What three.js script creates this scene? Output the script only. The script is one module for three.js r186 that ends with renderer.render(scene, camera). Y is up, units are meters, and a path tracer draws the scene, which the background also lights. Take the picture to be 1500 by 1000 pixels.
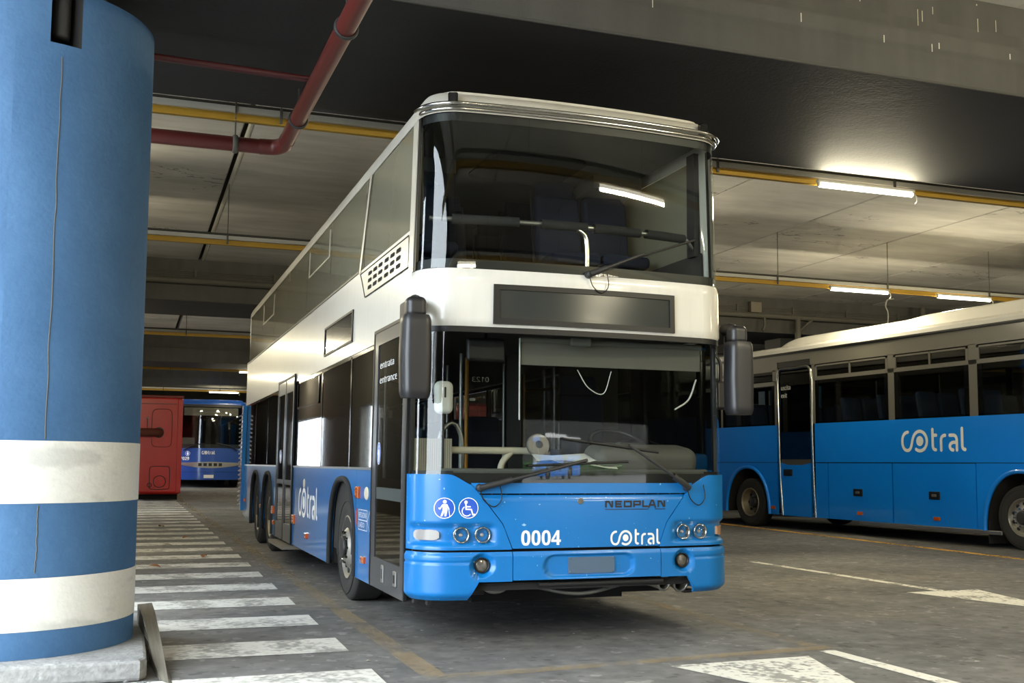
import * as THREE from 'three';
import { mergeGeometries } from 'three/addons/utils/BufferGeometryUtils.js';
import { RoundedBoxGeometry } from 'three/addons/geometries/RoundedBoxGeometry.js';
import { RectAreaLightUniformsLib } from 'three/addons/lights/RectAreaLightUniformsLib.js';

RectAreaLightUniformsLib.init();
const scene = new THREE.Scene();

// ---------------------------------------------------------------- camera
const camera = new THREE.PerspectiveCamera(2 * Math.atan(500 / 1566.37) * 180 / Math.PI, 1.5, 0.05, 300);
{
  const pitch = 0.0877, roll = 0.0065, yaw = 0.3412;
  const fw = new THREE.Vector3(Math.sin(yaw) * Math.cos(pitch), Math.sin(pitch), -Math.cos(yaw) * Math.cos(pitch));
  const rt = new THREE.Vector3(Math.cos(yaw), 0, Math.sin(yaw)), up = new THREE.Vector3().crossVectors(rt, fw);
  const r2 = rt.clone().multiplyScalar(Math.cos(roll)).addScaledVector(up, Math.sin(roll));
  const u2 = up.clone().multiplyScalar(Math.cos(roll)).addScaledVector(rt, -Math.sin(roll));
  camera.quaternion.setFromRotationMatrix(new THREE.Matrix4().makeBasis(r2, u2, fw.clone().negate()));
  camera.position.set(0, 1.235, 0);
  camera.setViewOffset(1500, 1000, 0, -41.43, 1500, 1000);
}

// ---------------------------------------------------------------- sky, sun, exposure
const renderer = new THREE.WebGLRenderer({ antialias: true });
renderer.toneMapping = THREE.LinearToneMapping;
renderer.toneMappingExposure = 0.94;
renderer.shadowMap.enabled = true;
const SUN = new THREE.Vector3(0.32, 0.9, -0.22).normalize();
scene.background = new THREE.Color().setRGB(0.82, 0.92, 1.0);       // bright hazy overcast
scene.backgroundIntensity = 14;
const sun = new THREE.DirectionalLight(new THREE.Color(1, 0.95, 0.88), 10.0);
sun.name = 'sun';
sun.position.copy(SUN).multiplyScalar(60);
sun.castShadow = true;
sun.shadow.camera.left = sun.shadow.camera.bottom = -60;
sun.shadow.camera.right = sun.shadow.camera.top = 60;
sun.shadow.camera.far = 160;
sun.shadow.mapSize.set(2048, 2048);
scene.add(sun, sun.target);
const TUBE_LIGHT = 480;              // luminance of the lamps' area lights
const TUBE_COLOR = new THREE.Color().setRGB(1.0, 0.90, 0.63);

// ---------------------------------------------------------------- helpers
let seed = 7;
const rnd = () => { seed = (seed + 0x6d2b79f5) | 0; let t = Math.imul(seed ^ (seed >>> 15), 1 | seed); t = (t + Math.imul(t ^ (t >>> 7), 61 | t)) ^ t; return ((t ^ (t >>> 14)) >>> 0) / 4294967296; };
const rr = (a, b) => a + (b - a) * rnd();
const clamp = (x, a = 0, b = 1) => Math.min(b, Math.max(a, x));
const sstep = (a, b, x) => { const t = clamp((x - a) / (b - a)); return t * t * (3 - 2 * t); };
const mix = (a, b, t) => a + (b - a) * t;
const v3 = (x, y, z) => new THREE.Vector3(x, y, z);
const used = new Map();
function numbered(name) { const n = used.get(name) ?? 0; used.set(name, n + 1); return n ? name + '_' + String(n).padStart(3, '0') : name; }
function tag(o, label, category, group, kind) {
  if (label) o.userData.label = label;
  if (category) o.userData.category = category;
  if (group) o.userData.group = group;
  if (kind) o.userData.kind = kind;
  return o;
}
function shade(o) { o.castShadow = true; o.receiveShadow = true; return o; }
// one named mesh out of one or several geometries
function mesh(name, geos, mat, parent = scene) {
  const list = [].concat(geos).map((g) => { const h = g.index ? g.toNonIndexed() : g.clone(); for (const k of Object.keys(h.attributes)) if (!['position', 'normal', 'uv'].includes(k)) h.deleteAttribute(k); return h; });
  const g = list.length === 1 ? list[0] : mergeGeometries(list, false);
  const m = shade(new THREE.Mesh(g, mat));
  m.name = parent === scene ? numbered(name) : name;
  parent.add(m);
  return m;
}
const each = (name, geos, mat, parent) => geos.map((g) => mesh(name, g, mat, parent));
function part(name, parent, pos) { const g = new THREE.Group(); g.name = name; if (pos) g.position.set(...pos); parent.add(g); return g; }
function thing(name, label, category, pos = [0, 0, 0], turn = 0, group) {
  const g = new THREE.Group(); g.name = numbered(name); g.position.set(...pos); g.rotation.y = turn; scene.add(g);
  return tag(g, label, category, group);
}
const box = (w, h, d, x = 0, y = 0, z = 0, ry = 0, rx = 0, rz = 0) => { const g = new THREE.BoxGeometry(w, h, d); boxUV(g, w, h, d); if (rx) g.rotateX(rx); if (rz) g.rotateZ(rz); if (ry) g.rotateY(ry); return g.translate(x, y, z); };
function boxUV(g, w, h, d) {          // uv in metres
  const uv = g.attributes.uv, n = g.attributes.normal, p = g.attributes.position;
  for (let i = 0; i < uv.count; i++) {
    if (Math.abs(n.getX(i)) > 0.5) uv.setXY(i, p.getZ(i), p.getY(i)); else if (Math.abs(n.getY(i)) > 0.5) uv.setXY(i, p.getX(i), p.getZ(i)); else uv.setXY(i, p.getX(i), p.getY(i));
  }
}
const rbox = (w, h, d, r, x = 0, y = 0, z = 0, ry = 0, rx = 0, rz = 0) => { const g = new RoundedBoxGeometry(w, h, d, 3, Math.min(r, w / 2.01, h / 2.01, d / 2.01)); if (rx) g.rotateX(rx); if (rz) g.rotateZ(rz); if (ry) g.rotateY(ry); return g.translate(x, y, z); };
const span = (x0, x1, y0, y1, z0, z1) => box(Math.abs(x1 - x0), Math.abs(y1 - y0), Math.abs(z1 - z0), (x0 + x1) / 2, (y0 + y1) / 2, (z0 + z1) / 2);
const worldUV = (g) => { const p = g.attributes.position, n = g.attributes.normal, uv = g.attributes.uv; for (let i = 0; i < p.count; i++) { if (Math.abs(n.getY(i)) > 0.5) uv.setXY(i, p.getX(i), p.getZ(i)); else if (Math.abs(n.getX(i)) > 0.5) uv.setXY(i, p.getZ(i), p.getY(i)); else uv.setXY(i, p.getX(i), p.getY(i)); } return g; };
function rod(a, b, r, seg = 10, r2 = r) {
  const A = v3(...a), B = v3(...b), d = B.clone().sub(A), g = new THREE.CylinderGeometry(r2, r, d.length(), seg);
  g.applyQuaternion(new THREE.Quaternion().setFromUnitVectors(v3(0, 1, 0), d.clone().normalize()));
  const c = A.add(B).multiplyScalar(0.5);
  return g.translate(c.x, c.y, c.z);
}
const tube = (pts, r, seg = 40, rad = 10, closed = false) => new THREE.TubeGeometry(new THREE.CatmullRomCurve3(pts.map((p) => v3(...p)), closed, 'centripetal'), seg, r, rad, closed);
function lathe(profile, seg = 40) { return new THREE.LatheGeometry(profile.map(([r, y]) => new THREE.Vector2(r, y)), seg); }
// place a geometry built around +Y so that +Y points along n
function aim(g, n, at) { g.applyQuaternion(new THREE.Quaternion().setFromUnitVectors(v3(0, 1, 0), n.clone().normalize())); return g.translate(at.x, at.y, at.z); }
// a sheet over (i, j) in the unit square
function grid(fn, nu, nv, uvfn) {
  const pos = [], uv = [], idx = [];
  for (let j = 0; j <= nv; j++) for (let i = 0; i <= nu; i++) { const p = fn(i / nu, j / nv); pos.push(p.x, p.y, p.z); const t = uvfn ? uvfn(i / nu, j / nv) : [i / nu, j / nv]; uv.push(t[0], t[1]); }
  for (let j = 0; j < nv; j++) for (let i = 0; i < nu; i++) { const a = j * (nu + 1) + i, b = a + 1, c = a + nu + 1, d = c + 1; idx.push(a, b, d, a, d, c); }
  const g = new THREE.BufferGeometry();
  g.setAttribute('position', new THREE.Float32BufferAttribute(pos, 3)); g.setAttribute('uv', new THREE.Float32BufferAttribute(uv, 2)); g.setIndex(idx); g.computeVertexNormals();
  return g;
}
// a flat polygon given as [a, b] points, extruded; plane 'xy' | 'zy' | 'xz'
function plate(points, depth, plane = 'xy', bevel = 0, holes = []) {
  const s = new THREE.Shape(points.map((p) => new THREE.Vector2(p[0], p[1])));
  for (const h of holes) s.holes.push(new THREE.Path(h.map((p) => new THREE.Vector2(p[0], p[1]))));
  const g = new THREE.ExtrudeGeometry(s, { depth, bevelEnabled: bevel > 0, bevelSize: bevel, bevelThickness: bevel, bevelSegments: 2, curveSegments: 12 });
  if (plane === 'zy') g.applyMatrix4(new THREE.Matrix4().set(0, 0, -1, 0, 0, 1, 0, 0, 1, 0, 0, 0, 0, 0, 0, 1));   // a->z, b->y, depth-> -x
  if (plane === 'xz') g.applyMatrix4(new THREE.Matrix4().set(1, 0, 0, 0, 0, 0, 1, 0, 0, -1, 0, 0, 0, 0, 0, 1));   // a->x, b-> -z, depth -> y
  return g;
}
function roundRect(x0, x1, y0, y1, r, n = 6) {
  const o = [], c = [[x1 - r, y0 + r, -90], [x1 - r, y1 - r, 0], [x0 + r, y1 - r, 90], [x0 + r, y0 + r, 180]];
  for (const [cx, cy, a] of c) for (let i = 0; i <= n; i++) { const t = (a + 90 * i / n) * Math.PI / 180; o.push([cx + r * Math.cos(t), cy + r * Math.sin(t)]); }
  return o;
}

// ---------------------------------------------------------------- procedural textures
function lattice(n, s) { let q = s * 7919 + 13; const a = new Float32Array(n * n); for (let i = 0; i < n * n; i++) { q = (Math.imul(q, 1664525) + 1013904223) | 0; a[i] = (q >>> 8) / 16777216; } return a; }
function tileNoise(cells, s) {
  const a = lattice(cells, s);
  return (x, y) => {
    x = ((x % 1) + 1) % 1 * cells; y = ((y % 1) + 1) % 1 * cells;
    const i = Math.floor(x) % cells, j = Math.floor(y) % cells, fx = x - Math.floor(x), fy = y - Math.floor(y), u = fx * fx * (3 - 2 * fx), v = fy * fy * (3 - 2 * fy), i1 = (i + 1) % cells, j1 = (j + 1) % cells;
    return mix(mix(a[j * cells + i], a[j * cells + i1], u), mix(a[j1 * cells + i], a[j1 * cells + i1], u), v);
  };
}
function fbm(cells, octaves, s) { const f = []; for (let o = 0; o < octaves; o++) f.push(tileNoise(cells << o, s + o)); return (x, y) => { let t = 0, w = 0.5, z = 0; for (const g of f) { t += g(x, y) * w; z += w; w *= 0.55; } return t / z; }; }
function dataTex(n, fn, srgb = true, repeat = [1, 1], m = n) {
  const d = new Uint8Array(n * m * 4);
  for (let y = 0; y < m; y++) for (let x = 0; x < n; x++) { const c = fn(x / n, y / m), o = (y * n + x) * 4; if (typeof c === 'number') d[o] = d[o + 1] = d[o + 2] = clamp(c) * 255; else { d[o] = clamp(c[0]) * 255; d[o + 1] = clamp(c[1]) * 255; d[o + 2] = clamp(c[2]) * 255; } d[o + 3] = 255; }
  const t = new THREE.DataTexture(d, n, m);
  t.wrapS = t.wrapT = THREE.RepeatWrapping; t.magFilter = THREE.LinearFilter; t.repeat.set(...repeat);
  if (srgb) t.colorSpace = THREE.SRGBColorSpace;
  t.needsUpdate = true;
  return t;
}
function drawTex(w, h, draw, srgb = false) {
  const c = document.createElement('canvas'); c.width = w; c.height = h;
  const k = c.getContext('2d'); k.fillStyle = '#000'; k.fillRect(0, 0, w, h); draw(k, w, h);
  const t = new THREE.CanvasTexture(c); if (srgb) t.colorSpace = THREE.SRGBColorSpace;
  return t;
}
const nA = fbm(4, 6, 1), nB = fbm(8, 5, 21), nC = fbm(3, 5, 41), nF = fbm(64, 3, 61), nS = fbm(32, 3, 81);
const std = (o) => new THREE.MeshStandardMaterial(o), phys = (o) => new THREE.MeshPhysicalMaterial(o);

// asphalt: coarse patches, aggregate speckle, darker and dustier areas
const asphaltColor = dataTex(1024, (x, y) => {
  const p = nA(x, y), q = nB(x + 0.3, y), f = nF(x, y), s = nF(y + 0.37, x + 0.11);
  let v = 0.385 + (p - 0.5) * 0.22 + (q - 0.5) * 0.10 + (f - 0.5) * 0.16;
  if (s > 0.74) v += 0.10; if (s < 0.25) v -= 0.08;
  const d = sstep(0.48, 0.7, nC(x, y)) * 0.05;
  return [v + d * 1.0, v * 0.985 + d * 0.8, v * 0.955 + d * 0.45];
}, true, [1 / 6, 1 / 6]);
const asphaltBump = dataTex(1024, (x, y) => nF(x, y) * 0.7 + nB(x, y) * 0.3, false, [1 / 6, 1 / 6]);
const asphaltRough = dataTex(512, (x, y) => 0.62 + nA(x + 0.5, y) * 0.36, false, [1 / 6, 1 / 6]);
const wearA = dataTex(512, (x, y) => { const v = nB(x, y) * 0.55 + nF(x, y) * 0.45; return 0.42 + 0.48 * sstep(0.32, 0.60, v); }, false, [1 / 2.2, 1 / 2.2]);
const wearB = dataTex(512, (x, y) => { const v = nB(x + 0.2, y) * 0.55 + nF(x, y + 0.3) * 0.45; return 0.06 + 0.30 * sstep(0.38, 0.62, v); }, false, [1 / 2.2, 1 / 2.2]);
const wearC = dataTex(512, (x, y) => { const v = nB(x + 0.6, y) * 0.5 + nF(x, y + 0.1) * 0.5; return 0.35 + 0.6 * sstep(0.36, 0.54, v); }, false, [1 / 2.2, 1 / 2.2]);
// ceiling panels: painted concrete with brushed streaks and hairline stains
const panelColor = dataTex(1024, (x, y) => {
  const s = nS(x * 0.35 + nA(x, y) * 0.02, y * 1.0), b = nA(x, y), st = nB(x * 0.6, y * 1.7), h = Math.abs(nA(x + 0.13, y * 1.3) - 0.5);
  let v = 0.77 + (b - 0.5) * 0.20 + (s - 0.5) * 0.10 + (st - 0.5) * 0.10;
  if (h < 0.006 && nC(x, y) > 0.52) v -= 0.22;
  return [v, v * 0.985, v * 0.955];
}, true, [1 / 7, 1 / 4]);
const beamColor = dataTex(1024, (x, y) => { const b = nA(x, y), s = nS(x, y * 0.12); let v = 0.31 + (b - 0.5) * 0.10 + (s - 0.5) * 0.05; return [v, v * 0.985, v * 0.93]; }, true, [1 / 5, 1 / 5]);
const sootColor = dataTex(1024, (x, y) => { const b = nA(x, y), c = nB(x, y * 3), w = sstep(0.56, 0.75, nC(x, y)) * sstep(0.5, 0.8, nS(x * 0.4, y)); let v = 0.105 + (b - 0.5) * 0.07 + (c - 0.5) * 0.03 + w * 0.22; return [v * 0.98, v * 0.98, v * 1.03]; }, true, [1 / 6, 1 / 6]);
const roughNoise = dataTex(512, (x, y) => 0.5 + (nA(x, y) - 0.5) * 0.5, false, [0.5, 0.5]);
const plasterBump = dataTex(512, (x, y) => nF(x, y) * 0.6 + nB(x, y) * 0.4, false, [1 / 1.2, 1 / 1.2]);
const chipped = (r, g, b, amount, s, chips) => dataTex(1024, (x, y) => {
  const d = nF(x + s, y), p = nB(x, y + s), k = nA(x + s, y);
  const t = d > chips ? 0.75 : 0, sh = (k - 0.5) * amount + (p - 0.5) * amount * 0.4;
  return [mix(r + sh, 0.8, t), mix(g + sh, 0.82, t), mix(b + sh, 0.84, t)];
}, true, [1 / 2, 1 / 2]);

const M = {
  asphalt: std({ map: asphaltColor, bumpMap: asphaltBump, bumpScale: 0.006, roughnessMap: asphaltRough, roughness: 1 }),
  pavement: std({ color: 0x6d6b66, roughness: 0.95 }),
  stripe: std({ color: 0xd9d6cc, roughness: 0.8, alphaMap: wearA, transparent: true }),
  yellow: std({ color: 0xb59a6c, roughness: 0.85, alphaMap: wearB, transparent: true }),
  yellowFresh: std({ color: 0xe6ae3c, roughness: 0.8, alphaMap: wearC, transparent: true }),
  arrow: std({ color: 0xe0ddd2, roughness: 0.8, alphaMap: wearC, transparent: true }),
  panel: std({ map: panelColor, roughness: 0.9, bumpMap: plasterBump, bumpScale: 0.003 }),
  beam: std({ map: beamColor, roughness: 0.85, bumpMap: plasterBump, bumpScale: 0.002 }),
  soot: std({ map: sootColor, roughness: 0.7, bumpMap: plasterBump, bumpScale: 0.002 }),
  roof: std({ color: 0x55524c, roughness: 0.95 }),
  wall: std({ color: 0x54524c, roughness: 0.95, bumpMap: plasterBump, bumpScale: 0.003 }),
  pillarBlue: phys({ map: dataTex(512, (x, y) => { const b = nA(x, y), f = nF(x, y), k = nB(x, y * 0.4); const v = (b - 0.5) * 0.07 + (f - 0.5) * 0.03 + (k - 0.5) * 0.04; return [0.23 + v, 0.38 + v, 0.53 + v]; }, true, [1 / 2, 1 / 2]), roughness: 0.65, bumpMap: plasterBump, bumpScale: 0.003 }),
  pillarWhite: phys({ map: dataTex(512, (x, y) => { const b = nA(x, y), f = nF(x, y), st = sstep(0.6, 0.75, nB(x * 0.5, y)); const v = 0.86 + (b - 0.5) * 0.08 + (f - 0.5) * 0.03 - st * 0.09; return [v, v * 0.985, v * 0.94]; }, true, [1 / 2, 1 / 2]), roughness: 0.5, bumpMap: plasterBump, bumpScale: 0.003 }),
  concrete: std({ map: dataTex(512, (x, y) => { const b = nA(x, y), f = nF(x, y); const v = 0.54 + (b - 0.5) * 0.2 + (f - 0.5) * 0.14; return [v, v * 0.99, v * 0.97]; }, true, [1 / 1.5, 1 / 1.5]), roughness: 0.95, bumpMap: plasterBump, bumpScale: 0.008 }),
  redPipe: phys({ color: 0x5c211d, roughness: 0.42, clearcoat: 0.2 }),
  darkRed: std({ color: 0x48181a, roughness: 0.55 }),
  yellowRail: std({ color: 0xb9912c, roughness: 0.6 }),
  whiteRail: std({ color: 0xc9c6ba, roughness: 0.5 }),
  greyMetal: std({ color: 0x6d6d68, roughness: 0.5, metalness: 0.4 }),
  dullMetal: std({ color: 0x7c7466, roughness: 0.6, metalness: 0.3 }),
  conduit: std({ color: 0x57544b, roughness: 0.7 }),
  tube: new THREE.MeshStandardMaterial({ color: 0xffffff, emissive: TUBE_COLOR.clone().lerp(new THREE.Color(1, 1, 0.9), 0.55), emissiveIntensity: 9 }),
  busBlue: phys({ map: chipped(0.0, 0.425, 0.70, 0.03, 0.1, 0.862), roughness: 0.4, clearcoat: 0.4, clearcoatRoughness: 0.1 }),
  busBlueSide: phys({ map: chipped(0.05, 0.43, 0.70, 0.04, 0.4, 0.9), roughness: 0.3, clearcoat: 0.9, clearcoatRoughness: 0.06 }),
  coachBlue: phys({ map: chipped(0.0, 0.50, 0.90, 0.02, 0.7, 0.99), roughness: 0.35, clearcoat: 0.7, clearcoatRoughness: 0.08 }),
  farBlue: phys({ color: 0x093f8c, roughness: 0.35, clearcoat: 0.7, clearcoatRoughness: 0.08 }),
  busWhite: phys({ map: dataTex(512, (x, y) => { const v = 0.845 + (nA(x, y) - 0.5) * 0.06 + (nS(x * 2, y * 0.15) - 0.5) * 0.03; return [v, v * 0.985, v * 0.945]; }, true, [1 / 2.5, 1 / 2.5]), roughness: 0.35, clearcoat: 0.6, clearcoatRoughness: 0.08 }),
  cream: phys({ color: 0xc9c3b2, roughness: 0.4, clearcoat: 0.4, clearcoatRoughness: 0.15 }),
  roofPaint: phys({ map: dataTex(512, (x, y) => { const v = 0.76 + (nA(x, y) - 0.5) * 0.12; return [v, v * 0.975, v * 0.91]; }, true, [1 / 2, 1 / 2]), roughness: 0.55 }),
  black: std({ color: 0x0c0c0d, roughness: 0.45 }),
  gloss: phys({ color: 0x08090a, roughness: 0.12, clearcoat: 0.5, clearcoatRoughness: 0.03 }),
  rubber: std({ color: 0x1a1a1b, roughness: 0.85 }),
  tyre: std({ color: 0x2a2927, roughness: 0.9, bumpMap: plasterBump, bumpScale: 0.003 }),
  plastic: std({ color: 0x2b2a2a, roughness: 0.5 }),
  mirrorShell: phys({ color: 0x1f1e20, roughness: 0.45, clearcoat: 0.2, clearcoatRoughness: 0.3 }),
  under: std({ color: 0x141312, roughness: 0.9 }),
  wheelHouse: std({ color: 0x23201d, roughness: 0.95 }),
  rim: std({ color: 0xa7a49c, roughness: 0.35, metalness: 0.75 }),
  rimOld: std({ color: 0x8d8470, roughness: 0.5, metalness: 0.55 }),
  chrome: std({ color: 0xc9c7c0, roughness: 0.16, metalness: 1 }),
  steel: std({ color: 0x9b9a96, roughness: 0.32, metalness: 0.85 }),
  doorGrey: phys({ color: 0x3a3c40, roughness: 0.4, clearcoat: 0.5, clearcoatRoughness: 0.12 }),
  glass: phys({ color: new THREE.Color().setRGB(0.86, 0.9, 0.88), roughness: 0.015, transmission: 1, thickness: 0, ior: 1.52 }),
  doorGlass: phys({ color: new THREE.Color().setRGB(0.42, 0.45, 0.46), roughness: 0.03, transmission: 1, thickness: 0, ior: 1.7 }),
  coachGlass: phys({ color: new THREE.Color().setRGB(0.68, 0.70, 0.68), roughness: 0.03, transmission: 1, thickness: 0, ior: 1.6 }),
  tinted: phys({ color: new THREE.Color().setRGB(0.17, 0.19, 0.18), roughness: 0.03, transmission: 1, thickness: 0, ior: 1.7 }),
  upperGlass: phys({ color: new THREE.Color().setRGB(0.27, 0.255, 0.18), roughness: 0.08, transmission: 0.22, thickness: 0, ior: 1.6 }),
  lampGlass: phys({ color: 0xffffff, roughness: 0.03, transmission: 1, thickness: 0, ior: 1.5 }),
  whiteLens: phys({ color: 0x96928f, roughness: 0.2, clearcoat: 0.8, clearcoatRoughness: 0.05 }),
  amber: phys({ color: 0xb8510f, roughness: 0.25, clearcoat: 0.8 }),
  paleAmber: phys({ color: 0xb98f6c, roughness: 0.25, clearcoat: 0.8 }),
  liner: std({ color: 0x262523, roughness: 0.9 }),
  linerPale: std({ color: 0x4a4a45, roughness: 0.85 }),
  seatBlue: std({ color: 0x101a30, roughness: 0.95 }),
  coachSeat: std({ color: 0x3a4868, roughness: 0.95 }),
  seatShell: std({ color: 0x1b1e24, roughness: 0.7 }),
  dash: std({ color: 0x4b4842, roughness: 0.7 }),
  blind: std({ color: 0x5b5850, roughness: 0.9 }),
  paper: std({ color: 0xcfccc2, roughness: 0.9 }),
  whitePlastic: std({ color: 0xc9c7c3, roughness: 0.4 }),
  beige: std({ color: 0xb8b09c, roughness: 0.55 }),
  display: phys({ map: dataTex(512, (x, y) => { const a = Math.sin(x * 400), b = Math.sin(y * 120); const v = 0.20 + 0.012 * a * b; return [v, v * 1.06, v * 1.0]; }, true, [1, 1], 256), roughness: 0.18, clearcoat: 1, clearcoatRoughness: 0.02 }),
  red: phys({ map: dataTex(512, (x, y) => { const v = (nA(x, y) - 0.5) * 0.10 + (nB(x, y) - 0.5) * 0.05; return [0.70 + v, 0.10 + v * 0.5, 0.06 + v * 0.4]; }, true, [1 / 2, 1 / 2]), roughness: 0.45, clearcoat: 0.3, clearcoatRoughness: 0.2 }),
  redEdge: std({ color: 0x6b1a12, roughness: 0.5 }),
  rust: std({ color: 0x5b2b1c, roughness: 0.75, metalness: 0.2 }),
  plateGrey: std({ color: 0x55687c, roughness: 0.45, metalness: 0.2 }),
  sheet: std({ map: dataTex(512, (x, y) => { const v = 0.42 + (nA(x, y) - 0.5) * 0.16 + (nF(x, y) - 0.5) * 0.08; return [v, v * 0.95, v * 0.84]; }, true, [1, 1]), roughness: 0.7, metalness: 0.15 }),
  hedge: std({ color: 0x31511f, roughness: 0.9 }),
  drip: std({ color: 0xcfcabb, roughness: 0.8 }),
  litter: std({ color: 0xa8a294, roughness: 0.9 }),
  leafLitter: std({ color: 0x8a5a30, roughness: 0.9 }),
};

// ================================================================ SETTING
const groundY = (z) => 0.28 * sstep(-35.5, -40.5, z);
const X0 = -2.3, X1 = 31, ZB = -64, ZF = 15, SLAB = 5.26, BEAM = 4.4;
// floor: a thick slab whose top rises gently towards the back
const floor = (() => {
  const g = new THREE.BoxGeometry(X1 - X0, 0.4, ZF - ZB, 40, 1, 160).translate((X0 + X1) / 2, -0.2, (ZF + ZB) / 2);
  const p = g.attributes.position;
  for (let i = 0; i < p.count; i++) if (p.getY(i) > -0.01) p.setY(i, groundY(p.getZ(i)));
  g.computeVertexNormals();
  worldUV(g);
  const m = mesh('floor', g, M.asphalt);
  return tag(m, 'grey asphalt floor of the covered bus depot', null, null, 'structure');
})();
// flat paint, a millimetre or two thick, following the floor
function paint(name, pts, mat, n = 1) {         // pts: quad a,b,c,d on the floor as [x, z]
  const [a, b, c, d] = pts;
  const top = grid((i, j) => { const x = mix(mix(a[0], b[0], i), mix(d[0], c[0], i), j), z = mix(mix(a[1], b[1], i), mix(d[1], c[1], i), j); return v3(x, groundY(z) + 0.004, z); }, n, n, (i, j) => [mix(mix(a[0], b[0], i), mix(d[0], c[0], i), j), mix(mix(a[1], b[1], i), mix(d[1], c[1], i), j)]);
  return mesh(name, top, mat, floor);
}
for (let k = 0; k < 25; k++) {                  // zebra stripes beside the bus
  const z = -6.0 - 1.207 * k, w = 0.56;
  paint('crosswalk_stripe', [[-2.2, z + 0.1], [1.40, z + 0.1], [1.41, z + 0.1 - w], [-2.2, z + 0.1 - w]], M.stripe, 6);
}
paint('yellow_line', [[1.64, -6.02], [1.79, -6.02], [1.70, -20.5], [1.55, -20.5]], M.yellow, 12);
paint('yellow_line', [[1.55, -20.5], [1.70, -20.5], [1.63, -40], [1.48, -40]], M.yellow, 12);
paint('yellow_line', [[1.79, -6.02], [4.55, -6.22], [4.55, -6.34], [1.79, -6.16]], M.yellow, 6);
paint('yellow_line', [[4.38, -6.36], [4.52, -6.36], [4.55, -19], [4.41, -19]], M.yellow, 10);
paint('yellow_line', [[11.17, -9.5], [11.33, -9.5], [11.93, -20.2], [11.77, -20.2]], M.yellowFresh, 10);
paint('yellow_line', [[11.10, -3], [11.22, -3], [11.32, -9.5], [11.2, -9.5]], M.yellowFresh, 6);
// direction arrows: shaft and head
paint('arrow_shaft', [[7.60, -8.72], [7.72, -8.72], [7.64, -12.05], [7.52, -12.05]], M.arrow, 4);
paint('arrow_head', [[7.66, -7.15], [7.67, -7.15], [8.10, -8.74], [7.23, -8.74]], M.arrow, 4);
paint('arrow_head', [[3.68, -4.45], [3.70, -4.45], [4.20, -6.03], [3.17, -6.0]], M.arrow, 4);
paint('arrow_shaft', [[4.42, -3.0], [4.56, -3.0], [4.50, -6.17], [4.38, -6.17]], M.arrow, 4);

const outside = mesh('ground', worldUV(span(-70, X0, -0.4, -0.02, -110, 60)), M.pavement);
tag(outside, 'pale pavement outside the open side of the depot', null, null, 'structure');
tag(mesh('ground', worldUV(span(X0, 90, -0.4, -0.02, ZF, 110)), M.pavement), 'pale pavement outside the exit behind the viewer', null, null, 'structure');
tag(mesh('wall_back', worldUV(span(X0, X1, -0.2, 5.7, ZB - 0.3, ZB)), M.wall), 'dark concrete wall at the far end of the depot', null, null, 'structure');
tag(mesh('wall_right', worldUV(span(X1, X1 + 0.3, -0.3, 5.7, ZB - 0.3, ZF)), M.wall), 'concrete wall along the right side of the depot', null, null, 'structure');
tag(mesh('wall_front', [worldUV(span(X0 - 0.3, 8, -0.3, 5.7, ZF, ZF + 0.3)), worldUV(span(8, 18, 2.5, 5.7, ZF, ZF + 0.3)), worldUV(span(18, X1 + 0.3, -0.3, 5.7, ZF, ZF + 0.3))], M.wall), 'concrete wall behind the viewer with a wide low exit', null, null, 'structure');

// left side: solid beside the viewer, open to daylight further on, with a lintel over the opening
tag(mesh('wall_left', [worldUV(span(X0 - 0.3, X0, -0.3, 5.7, 0.2, ZF + 0.3)), worldUV(span(X0 - 0.3, X0, 5.0, 5.7, ZB, 0.2)), worldUV(span(X0 - 0.3, X0, -0.3, 5.0, -27.5, -9.8)), worldUV(span(X0 - 0.3, X0, 2.9, 5.0, -43, -27.5)), worldUV(span(X0 - 0.3, X0, 1.2, 2.9, -36, -29.5)), worldUV(span(X0 - 0.3, X0, -0.3, 1.2, -43, -27.5)), worldUV(span(X0 - 0.3, X0, -0.3, 5.0, ZB - 0.3, -43))], M.wall), 'left side wall of the depot with a long opening to daylight', null, null, 'structure');
// beams across the hall: wide lower flange with a sooty underside, recessed web above
const beams = [[7.3, 4.9], [-6.97, -9.5], [-21.9, -24.1], [-35.5, -37.7], [-47.8, -50.4], [-60.5, -62.6]];
beams.forEach(([za, zb], i) => {
  const b = part('beam', scene); b.name = numbered('beam');
  tag(b, ['concrete beam behind the viewer', 'nearest broad concrete beam spanning above the double decker', 'second concrete beam carrying pipes behind the double decker', 'third concrete beam seen left of the double decker', 'fourth concrete beam above the far blue bus', 'farthest concrete beam at the back of the depot'][i], null, null, 'structure');
  mesh('flange', worldUV(span(X0, X1, BEAM + 0.012, 4.83, za, zb)), M.beam, b);
  mesh('underside', worldUV(span(X0, X1, BEAM, BEAM + 0.012, za, zb)), M.soot, b);
  mesh('web', worldUV(span(X0, X1, 4.83, 5.5, za - 0.13, zb + 0.13)), M.beam, b);
  if (i === 1) for (let k = 0; k < 26; k++) { const x = rr(0, 1) < 0.3 ? rr(3.4, 6.2) : rr(6.2, 8.6), up = rnd() < 0.6, l = rr(0.01, up ? 0.16 : 0.08), y = up ? rr(5.05, 5.24) : rr(4.6, 4.82), z = up ? za - 0.128 : za + 0.002; mesh('paint_drip', span(x, x + rr(0.004, 0.008), y - l, y, z, z + 0.002), M.drip, b); }
  mesh('edge_fillet', [rod([X0, BEAM + 0.012, za - 0.003], [X1, BEAM + 0.012, za - 0.003], 0.012, 8)], M.beam, b);
});
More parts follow.
